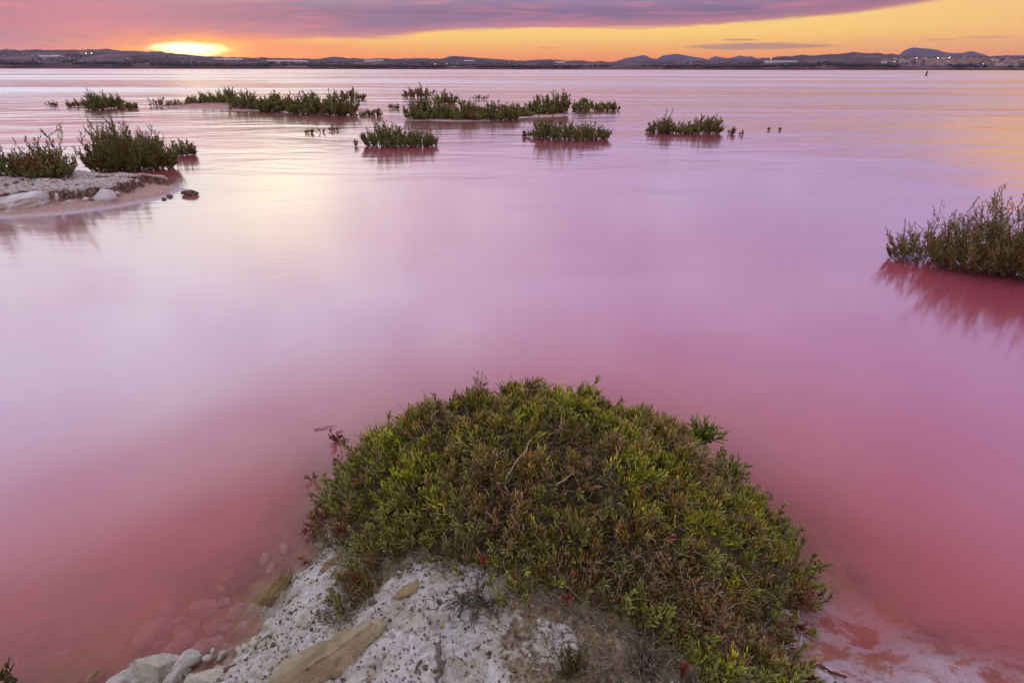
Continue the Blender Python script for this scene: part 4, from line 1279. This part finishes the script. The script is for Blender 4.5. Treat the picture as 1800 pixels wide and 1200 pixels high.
def build_fore_bush():
    r = np.random.default_rng(77)
    root = tag(empty('glasswort_bush', (0.1, 1.15, 0.2)), 'large low glasswort bush covering the salty mound in the foreground', 'bush')
    shift = np.array([0.1, 1.15, 0.2])
    n = 24000
    x = r.uniform(-0.62, 0.9, n); y = r.uniform(0.58, 1.7, n)
    zt, d = bush_top(x, y)
    patchn = fbm(x * 5.5, y * 5.5, 401, 3)
    keep = (r.random(n) < smooth(d + 0.03 * fbm(x * 30, y * 30, 403, 2), -0.012, 0.035) * (0.85 + 0.5 * patchn))
    x, y, zt, d, patchn = x[keep], y[keep], zt[keep], d[keep], patchn[keep]
    e = 0.012
    nx = -(bush_top(x + e, y)[0] - bush_top(x - e, y)[0]) / (2 * e); ny = -(bush_top(x, y + e)[0] - bush_top(x, y - e)[0]) / (2 * e)
    nrm = norm(np.stack([nx, ny, np.ones_like(nx) * 1.3], -1))
    m = len(x)
    sink = r.random(m) ** 1.6 * 0.055
    base = np.stack([x, y, zt], -1) - nrm * (sink + 0.03)[:, None]
    up = norm(nrm * 0.8 + np.array([0, 0, 0.7]) + r.normal(size=(m, 3)) * 0.5)
    # colour: green patches, olive and brown patches, reddish rim
    g = np.clip(0.32 + 1.6 * fbm(x * 6 + 3, y * 6, 421, 3) + r.normal(size=m) * 0.22 + 0.18 * smooth(y, 1.0, 1.45), 0, 1)[:, None]
    tc_ = OLIVE * 0.72 * (1 - g) + GREEN * g
    yl = (r.random(m) < 0.22 * g[:, 0] + 0.05)[:, None]
    tc_ = np.where(yl, tc_ * 0.45 + YEL * 0.55, tc_)
    br = (r.random(m) < 0.26 * (1 - g[:, 0]) + 0.06)[:, None]
    tc_ = np.where(br, BROWN * 1.15 + GREY * 0.15, tc_)
    rim = (r.random(m) < 0.5 * (1 - smooth(d, 0.0, 0.06)) * np.maximum(smooth(y, 1.2, 1.4), smooth(x, 0.6, 0.7)) + 0.012)[:, None]
    tc_ = np.where(rim, (RED * 0.55 + RUST * 0.3 + tc_ * 0.25) * 0.9, tc_)
    tc_ = tc_ * r.uniform(0.8, 1.9, (m, 1)) * np.array([1.85, 1.56, 1.30])
    # each tuft: upright stalk with opposite shoots
    ns = r.integers(4, 8, m)
    ti = np.repeat(np.arange(m), ns)
    q = len(ti)
    j = np.concatenate([np.arange(k) for k in ns]) / np.repeat(ns, ns)
    hgt = r.uniform(0.018, 0.040, m)
    st = base[ti] + up[ti] * (hgt[ti] * j)[:, None]
    pe = rand_perp(r, up[ti])
    fan = (0.75 - 0.55 * j)[:, None] * r.uniform(0.5, 1.3, (q, 1))
    dd = norm(up[ti] + pe * fan)
    le = (r.uniform(0.011, 0.025, q) * (1.1 - 0.35 * j))[:, None]
    bend = norm(up[ti] * 0.6 + np.array([0, 0, 0.4]))
    p1 = st + dd * le * 0.35; p2 = st + dd * le * 0.75 + bend * le * 0.08; p3 = st + dd * le + bend * le * 0.22
    pts = np.stack([st, p1, p2, p3], 1)
    ra = r.uniform(0.0010, 0.0017, (q, 1))
    rad = np.concatenate([ra * 0.7, ra * 0.9, ra * 1.15, ra * 0.35], 1)
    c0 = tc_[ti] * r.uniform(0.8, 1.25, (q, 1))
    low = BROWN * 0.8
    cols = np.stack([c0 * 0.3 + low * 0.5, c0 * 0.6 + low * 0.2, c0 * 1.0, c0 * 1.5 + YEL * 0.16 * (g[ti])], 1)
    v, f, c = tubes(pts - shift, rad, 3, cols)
    nb_ = 760
    x = r.uniform(-0.64, 0.86, nb_ * 4); y = r.uniform(0.66, 1.74, nb_ * 4)
    zt, d = bush_top(x, y)
    pr = smooth(d, -0.01, 0.03) * (0.07 + 0.75 * (1 - smooth(d, 0.04, 0.13)))
    kp = r.random(len(x)) < pr; x, y, zt, dbr = x[kp], y[kp], zt[kp], d[kp]; nb_ = len(x)
    b0 = np.stack([x, y, zt - 0.025], -1)
    outw = norm(np.stack([x - 0.1, y - 1.15, np.zeros(nb_)], -1))
    dv = norm(outw * r.uniform(0.0, 0.9, (nb_, 1)) + np.array([0, 0, 1.0]) * r.uniform(0.35, 1.1, (nb_, 1)) + r.normal(size=(nb_, 3)) * 0.25)
    hl = (r.uniform(0.030, 0.062, nb_) * np.where(r.random(nb_) < 0.06, 1.5, 1.0))[:, None]
    tks = np.linspace(0, 1, 5)[None, :, None]
    st5 = b0[:, None] + dv[:, None] * hl[:, None] * tks + np.array([0, 0, 0.18]) * hl[:, None] * tks ** 2
    parts_ = [(v, f, c), tubes(st5 - shift, np.linspace(1, 0.6, 5)[None] * 0.0011 * np.ones((nb_, 1)), 3, np.repeat((BROWN * r.uniform(0.7, 1.5, (nb_, 1)))[:, None], 5, 1))]
    per = 19
    ii = np.repeat(np.arange(nb_), per); tq = r.uniform(0.2, 1.0, len(ii)); fq = tq * 4; iq = np.minimum(fq.astype(int), 3); fr = (fq - iq)[:, None]
    s0 = st5[ii, iq] * (1 - fr) + st5[ii, iq + 1] * fr; tn = norm(st5[ii, iq + 1] - st5[ii, iq]); pe = rand_perp(r, tn)
    d2 = norm(tn * 0.9 + pe * r.uniform(0.4, 0.9, (len(ii), 1))); le = (r.uniform(0.012, 0.026, len(ii)) * (1.2 - 0.5 * tq))[:, None]
    gg = r.random(nb_)[:, None] ** 1.3
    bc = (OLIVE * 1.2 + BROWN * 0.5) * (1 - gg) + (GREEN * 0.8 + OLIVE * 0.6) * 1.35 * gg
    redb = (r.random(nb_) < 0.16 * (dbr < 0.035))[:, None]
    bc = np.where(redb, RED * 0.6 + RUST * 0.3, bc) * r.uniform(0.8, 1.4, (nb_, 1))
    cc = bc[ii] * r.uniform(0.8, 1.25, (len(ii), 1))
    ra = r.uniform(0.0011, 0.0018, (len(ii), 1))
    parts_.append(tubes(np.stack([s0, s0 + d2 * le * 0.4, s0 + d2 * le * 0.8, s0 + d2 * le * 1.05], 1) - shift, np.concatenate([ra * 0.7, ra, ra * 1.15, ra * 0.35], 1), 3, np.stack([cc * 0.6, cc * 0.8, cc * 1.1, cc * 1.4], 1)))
    v, f, c = join(parts_)
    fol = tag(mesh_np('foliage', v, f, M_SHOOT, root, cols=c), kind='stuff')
    # old woody tangle inside and on the dry patches
    n = 15000
    x = r.uniform(-0.6, 0.85, n); y = r.uniform(0.6, 1.65, n)
    zt, d = bush_top(x, y); gr = fbm(x * 6 + 3, y * 6, 421, 3)
    keep = (d > -0.03) & (r.random(n) < 0.62 - 0.8 * gr)
    x, y, zt = x[keep], y[keep], zt[keep]; n = len(x)
    zg = np.maximum(H_ground(x, y), 0)
    s = np.stack([x, y, zt - r.uniform(0.0, 0.05, n) - 0.008], -1)
    s[:, 2] = np.maximum(s[:, 2], zg + 0.002)
    k = 6
    dirn = norm(r.normal(size=(n, 3)) * np.array([1, 1, 0.55]) + np.array([0, -0.1, 0.1]))
    L = r.uniform(0.022, 0.062, n)
    pts = [s]
    dcur = dirn
    for i in range(k - 1):
        dcur = norm(dcur + r.normal(size=(n, 3)) * 0.42)
        pts.append(pts[-1] + dcur * (L / (k - 1))[:, None])
    pts = np.stack(pts, 1)
    rad = np.linspace(1, 0.5, k)[None] * r.uniform(0.0005, 0.0012, (n, 1))
    w = r.random((n, 1))
    cc = BROWN * 1.4 * (1 - w) + GREY * 2.1 * w ** 2.0 + OLIVE * 0.25
    cols = np.repeat(cc[:, None], k, 1) * r.uniform(0.7, 1.3, (n, 1, 1))
    v, f, c = tubes(pts - shift, rad, 3, cols)
    tag(mesh_np('stems', v, f, M_TWIG, root, cols=c), kind='stuff')
    # one dark brown sheet below the leaves that closes the gaps
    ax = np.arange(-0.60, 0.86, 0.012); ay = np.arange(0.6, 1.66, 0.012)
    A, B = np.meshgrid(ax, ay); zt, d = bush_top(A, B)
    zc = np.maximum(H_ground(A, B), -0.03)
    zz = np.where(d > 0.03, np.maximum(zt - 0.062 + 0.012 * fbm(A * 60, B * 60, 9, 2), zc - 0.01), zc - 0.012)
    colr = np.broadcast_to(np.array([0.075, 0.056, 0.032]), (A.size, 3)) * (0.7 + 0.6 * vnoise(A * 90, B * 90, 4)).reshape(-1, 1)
    mesh_np('dark_underlay', np.stack([A, B, zz], -1).reshape(-1, 3) - shift, grid_faces(len(ax), len(ay)), M_TWIG, root, cols=colr)


build_fore_bush()


def sprig(name, label, px, py, z, n, L, seed, colr, spread=0.7, rad=0.0016, cat='sprig', kids=4, updir=(0, 0, 1), group=None, flat=False):
    """a small branching sprig: n stalks each with side shoots"""
    r = np.random.default_rng(seed)
    x, y = P(px, py, z)
    root = tag(empty(name, (x, y, z)), label, cat, group)
    k = 5
    d = norm(np.array(updir)[None] + r.normal(size=(n, 3)) * spread * np.array([1, 1, 0.4 if not flat else 0.1]))
    ln = L * r.uniform(0.5, 1.1, n)
    pts = [np.zeros((n, 3)) + r.normal(size=(n, 3)) * L * 0.12 * np.array([1, 1, 0.1])]
    for i in range(k - 1):
        d = norm(d + r.normal(size=(n, 3)) * 0.22 + np.array([0, 0, 0.08 if not flat else 0]))
        pts.append(pts[-1] + d * (ln / (k - 1))[:, None])
    pts = np.stack(pts, 1)
    v, f, c = tubes(pts, np.linspace(1, 0.5, k)[None] * rad * 0.8 * np.ones((n, 1)), 4, np.repeat((BROWN * 0.8 * r.uniform(0.6, 1.4, (n, 1)))[:, None], k, 1))
    tag(mesh_np('stems', v, f, M_TWIG, root, cols=c), kind='stuff')
    if kids:
        i_ = np.repeat(np.arange(n), kids); t = r.uniform(0.3, 1, len(i_)) * (k - 1); a = np.minimum(t.astype(int), k - 2); fr = (t - a)[:, None]
        b0 = pts[i_, a] * (1 - fr) + pts[i_, a + 1] * fr; tn = norm(pts[i_, a + 1] - pts[i_, a]); pe = rand_perp(r, tn)
        dd = norm(tn + pe * 0.6); le = L * 0.32 * r.uniform(0.5, 1.2, (len(i_), 1))
        sp_ = np.stack([b0, b0 + dd * le * 0.4, b0 + dd * le * 0.8, b0 + dd * le], 1)
        ra = rad * r.uniform(0.8, 1.3, (len(i_), 1))
        cc = np.array(colr)[None] * r.uniform(0.6, 1.5, (len(i_), 1))
        v, f, c = tubes(sp_, np.concatenate([ra * 0.7, ra, ra * 1.1, ra * 0.4], 1), 4, np.stack([cc * 0.6, cc, cc, cc * 1.3], 1))
        tag(mesh_np('foliage', v, f, M_SHOOT, root, cols=c), kind='stuff')
    return root


RB = RED * 0.5 + RUST * 0.4
sprig('glasswort_sprig', 'red brown tuft floating on the pink water, upper of those left of the mound', 592, 775, 0.0, 14, 0.045, 601, RB, 0.9, 0.0018)
sprig('glasswort_sprig', 'smaller red tuft right below the upper floating one', 588, 815, 0.0, 8, 0.035, 602, RB, 0.9, 0.0016)
sprig('glasswort_sprig', 'lone thin red spike standing at the left tip of the bush', 551, 845, 0.0, 5, 0.042, 603, RB, 0.5, 0.0014)
sprig('glasswort_sprig', 'rusty sprig hanging from the lower left side of the bush into the water', 556, 930, 0.03, 26, 0.045, 604, RB * 1.3, 0.9, 0.0012, updir=(-0.6, 0, -0.1))
sprig('glasswort_sprig', 'rusty trailing sprig just under the other at the white shore', 545, 985, 0.02, 9, 0.035, 605, RB * 1.3, 0.9, 0.0012, updir=(-0.8, -0.3, 0))
sprig('glasswort_sprig', 'green branch sticking out over the water at the upper right of the bush', 1225, 790, 0.12, 16, 0.11, 606, GREEN * 1.3, 0.35, 0.0026, kids=9, updir=(0.30, 0.3, 0.55))
sprig('glasswort_sprig', 'second green branch out over the water below the first', 1275, 850, 0.05, 13, 0.095, 607, GREEN * 1.2, 0.35, 0.0024, kids=8, updir=(0.35, 0.3, 0.6))
sprig('glasswort_sprig', 'bright green branch rising at the upper left of the bush', 735, 760, 0.16, 12, 0.075, 608, GREEN * 0.95, 0.3, 0.0026, kids=9, updir=(-0.05, 0.1, 1))
sprig('glasswort_sprig', 'red tipped branch at the left flank of the bush', 690, 780, 0.13, 8, 0.06, 609, RED * 0.6 + GREEN * 0.2, 0.4, 0.0022, kids=7, updir=(-0.3, 0.1, 0.9))
sprig('glasswort_sprig', 'rusty orange fringe at the lower right edge of the bush', 1405, 1050, 0.04, 34, 0.042, 610, RUST * 1.2, 0.7, 0.0013, kids=5, updir=(0.6, -0.1, 0.0))
sprig('glasswort_sprig', 'rust brown twigs reaching onto the white bank at the bottom right', 1362, 1125, 0.06, 12, 0.055, 611, RUST, 0.5, 0.0014, kids=5, updir=(0.9, 0.1, 0.1))
sprig('glasswort_sprig', 'dark olive stalks poking in at the bottom left corner', 18, 1204, 0.0, 9, 0.075, 612, OLIVE * 0.8, 0.3, 0.0026, kids=3, updir=(0.1, 0.0, 1))
sprig('glasswort_sprig', 'faint dark weeds just under the water at the back of the bush', 845, 690, 0.02, 12, 0.09, 613, BROWN, 0.9, 0.0012, kids=3)
sprig('dead_twigs', 'grey dead twig tangle on the bare earth at the front of the bush', 850, 1060, 0.27, 40, 0.07, 614, GREY * 0.6, 0.9, 0.0011, cat='twigs', kids=2, updir=(-0.2, -0.6, 0.5))
sprig('dead_twigs', 'pale bleached twig tangle on the left shoulder of the bush', 855, 815, 0.30, 34, 0.075, 615, GREY * 1.3, 0.9, 0.0012, cat='twigs', kids=2, updir=(0.2, -0.3, 0.6))
sprig('dead_twigs', 'grey violet twig tangle hanging at the middle front of the bush', 1110, 1060, 0.25, 50, 0.085, 616, GREY * 0.9, 0.8, 0.0011, cat='twigs', kids=2, updir=(-0.2, -0.5, 0.3))
sprig('dead_twigs', 'brown curled roots under the left tail of the bush', 610, 1080, 0.15, 40, 0.07, 617, GREY * 0.7, 0.9, 0.0012, cat='twigs', kids=2, updir=(-0.1, -0.7, 0.1))
sprig('dead_twigs', 'grey twigs spilling down beside the orange brown stone', 815, 1050, 0.27, 36, 0.06, 618, GREY * 0.7, 0.8, 0.0010, cat='twigs', kids=2, updir=(0.0, -0.7, 0.1))
sprig('dead_twigs', 'brown dry stalks at the bottom edge right of the middle', 1010, 1185, 0.28, 60, 0.055, 619, OLIVE * 0.8, 0.7, 0.0011, cat='twigs', kids=2, updir=(0.1, 0.1, 1))
sprig('dead_twigs', 'pinkish grey dry stalks at the bottom edge below the tangle', 1130, 1180, 0.25, 60, 0.06, 620, GREY * 0.9, 0.8, 0.0011, cat='twigs', kids=2, updir=(0.1, -0.1, 0.8))


def stick(name, label, pts, r0, mat, cat='twig', colr=GREY):
    p = np.array(pts, float)
    t = np.linspace(0, 1, 14); tt = np.linspace(0, 1, len(p))
    q = np.stack([np.interp(t, tt, p[:, i]) for i in range(3)], -1)
    rr = np.random.default_rng(int(abs(p.sum()) * 1e4) % 9999)
    q[1:-1] += rr.normal(size=(12, 3)) * r0 * 0.8
    rad = np.linspace(1, 0.45, 14) * r0 * rr.uniform(0.8, 1.25, 14); rad[0] *= 0.5; rad[-1] *= 0.4
    o0 = q[0].copy()
    v, f, c = tubes((q - o0)[None], rad[None], 7, np.broadcast_to(colr, (1, 14, 3)))
    o = mesh_np(name, v, f, mat, None, cols=c)
    o.location = o0
    return tag(o, label, cat)


def on_g(px, py, dz=0.004):
    z = 0.2
    for _ in range(12):
        x, y = P(px, py, z); z = float(H_ground(np.array([x]), np.array([y]))[0]) + dz
    return (x, y, z)


stick('driftwood', 'dark violet grey root standing out of the salt at the bottom centre', [on_g(768, 1130), on_g(776, 1160, 0.012), on_g(778, 1180, 0.01), on_g(762, 1215, 0.006)], 0.0055, M_TWIG, 'root', GREY * 0.55)
stick('twig', 'thin dark twig on the white salt left of the bush', [on_g(562, 1073), on_g(550, 1095), on_g(535, 1110)], 0.0016, M_TWIG, colr=BROWN * 0.6)
stick('twig', 'straight brown twig pointing out under the bush at the left', [on_g(624, 1000, 0.03), on_g(600, 1018, 0.018), on_g(575, 1038, 0.012)], 0.0032, M_TWIG, colr=BROWN)
stick('twig', 'curved reddish driftwood on the white bank at the right', [on_g(1362, 1148, 0.008), on_g(1395, 1162, 0.008), on_g(1440, 1166, 0.008), on_g(1485, 1190, 0.008)], 0.0065, M_TWIG, colr=RUST * 0.7)
stick('twig', 'bleached forked stick lying on top of the bush', [(lambda q: (q[0], q[1], float(bush_top(np.array([q[0]]), np.array([q[1]]))[0][0]) + 0.012))(P(a, b_, 0.33)) for a, b_ in ((890, 890), (925, 858), (932, 835))], 0.0020, M_TWIG, colr=GREY * 1.3)
stick('twig', 'thin dead stalk lying flat on the pink water by the floating tuft', [P(552, 756, 0.003) + (0.003,), P(590, 748, 0.006) + (0.006,)], 0.0022, M_TWIG, colr=RUST * 0.8)
stick('twig', 'small dark twig on the white salt right of the slab', [on_g(742, 1158), on_g(735, 1172), on_g(738, 1185)], 0.002, M_TWIG, colr=BROWN * 0.6)

# crumbs and litter on the mound: too many to count
def litter():
    r = np.random.default_rng(12)
    n = 5200
    x = r.uniform(-0.75, 0.75, n); y = r.uniform(0.6, 1.25, n)
    d = sdf(x, y, MOUND); db = sdf(x, y, BUSH)
    keep = (d > 0.01) & (db < 0.03); x, y = x[keep], y[keep]; n = len(x)
    z = H_ground(x, y)
    s = r.gamma(2.0, 0.0009, n) + 0.0008
    base = norm(np.array([(1, 1, 1), (-1, -1, 1), (-1, 1, -1), (1, -1, -1), (0.9, -0.3, 0.8), (-0.6, 0.8, 0.7)], float))
    F = np.array([(0, 4, 1), (0, 1, 5), (0, 5, 2), (0, 2, 3), (0, 3, 4), (4, 3, 1), (1, 3, 2), (1, 2, 5)])
    V3 = base[None] * s[:, None, None] * r.uniform(0.6, 1.4, (n, 6, 3))
    V3 = V3 + np.stack([x, y, z + s * 0.4], -1)[:, None]
    w = r.random((n, 1))
    c = np.where(w < 0.12, np.array([0.45, 0.4, 0.38]), np.where(w < 0.7, np.array([0.13, 0.09, 0.055]), np.array([0.28, 0.2, 0.12]))) * r.uniform(0.6, 1.2, (n, 1))
    o = mesh_np('gravel', V3.reshape(-1, 3), (F[None] + (np.arange(n) * 6)[:, None, None]).reshape(-1, 3), M_TWIG, cols=np.repeat(c[:, None], 6, 1).reshape(-1, 3), smooth_sh=False)
    tag(o, kind='stuff')
    # short dry straws lying and standing on the bare soil right of the salt
    n = 7000
    x = r.uniform(-0.45, 0.45, n); y = r.uniform(0.6, 1.02, n)
    db = sdf(x, y, BUSH); dd = smooth(x, -0.04, 0.2)
    keep = (db < 0.02) & (r.random(n) < 0.05 + 0.95 * dd) & (fbm(x * 14, y * 14, 7, 2) > -0.25)
    x, y = x[keep], y[keep]; n = len(x)
    s0 = np.stack([x, y, H_ground(x, y)], -1)
    L = r.uniform(0.012, 0.045, n)
    dcur = norm(r.normal(size=(n, 3)) * np.array([1, 1, 0.3]) + np.array([0, 0, 0.45]))
    pts = [s0]
    for i in range(3):
        dcur = norm(dcur + r.normal(size=(n, 3)) * 0.35); pts.append(pts[-1] + dcur * (L / 3)[:, None])
    w = r.random((n, 1))
    cc = (BROWN * (1 - w) + (GREY * 1.2) * w) * r.uniform(0.6, 1.4, (n, 1)) + OLIVE * 0.1
    v, f, c = tubes(np.stack(pts, 1), np.linspace(1, 0.5, 4)[None] * r.uniform(0.0006, 0.0013, (n, 1)), 3, np.repeat(cc[:, None], 4, 1))
    tag(mesh_np('dry_grass', v, f, M_TWIG, cols=c), kind='stuff')


litter()
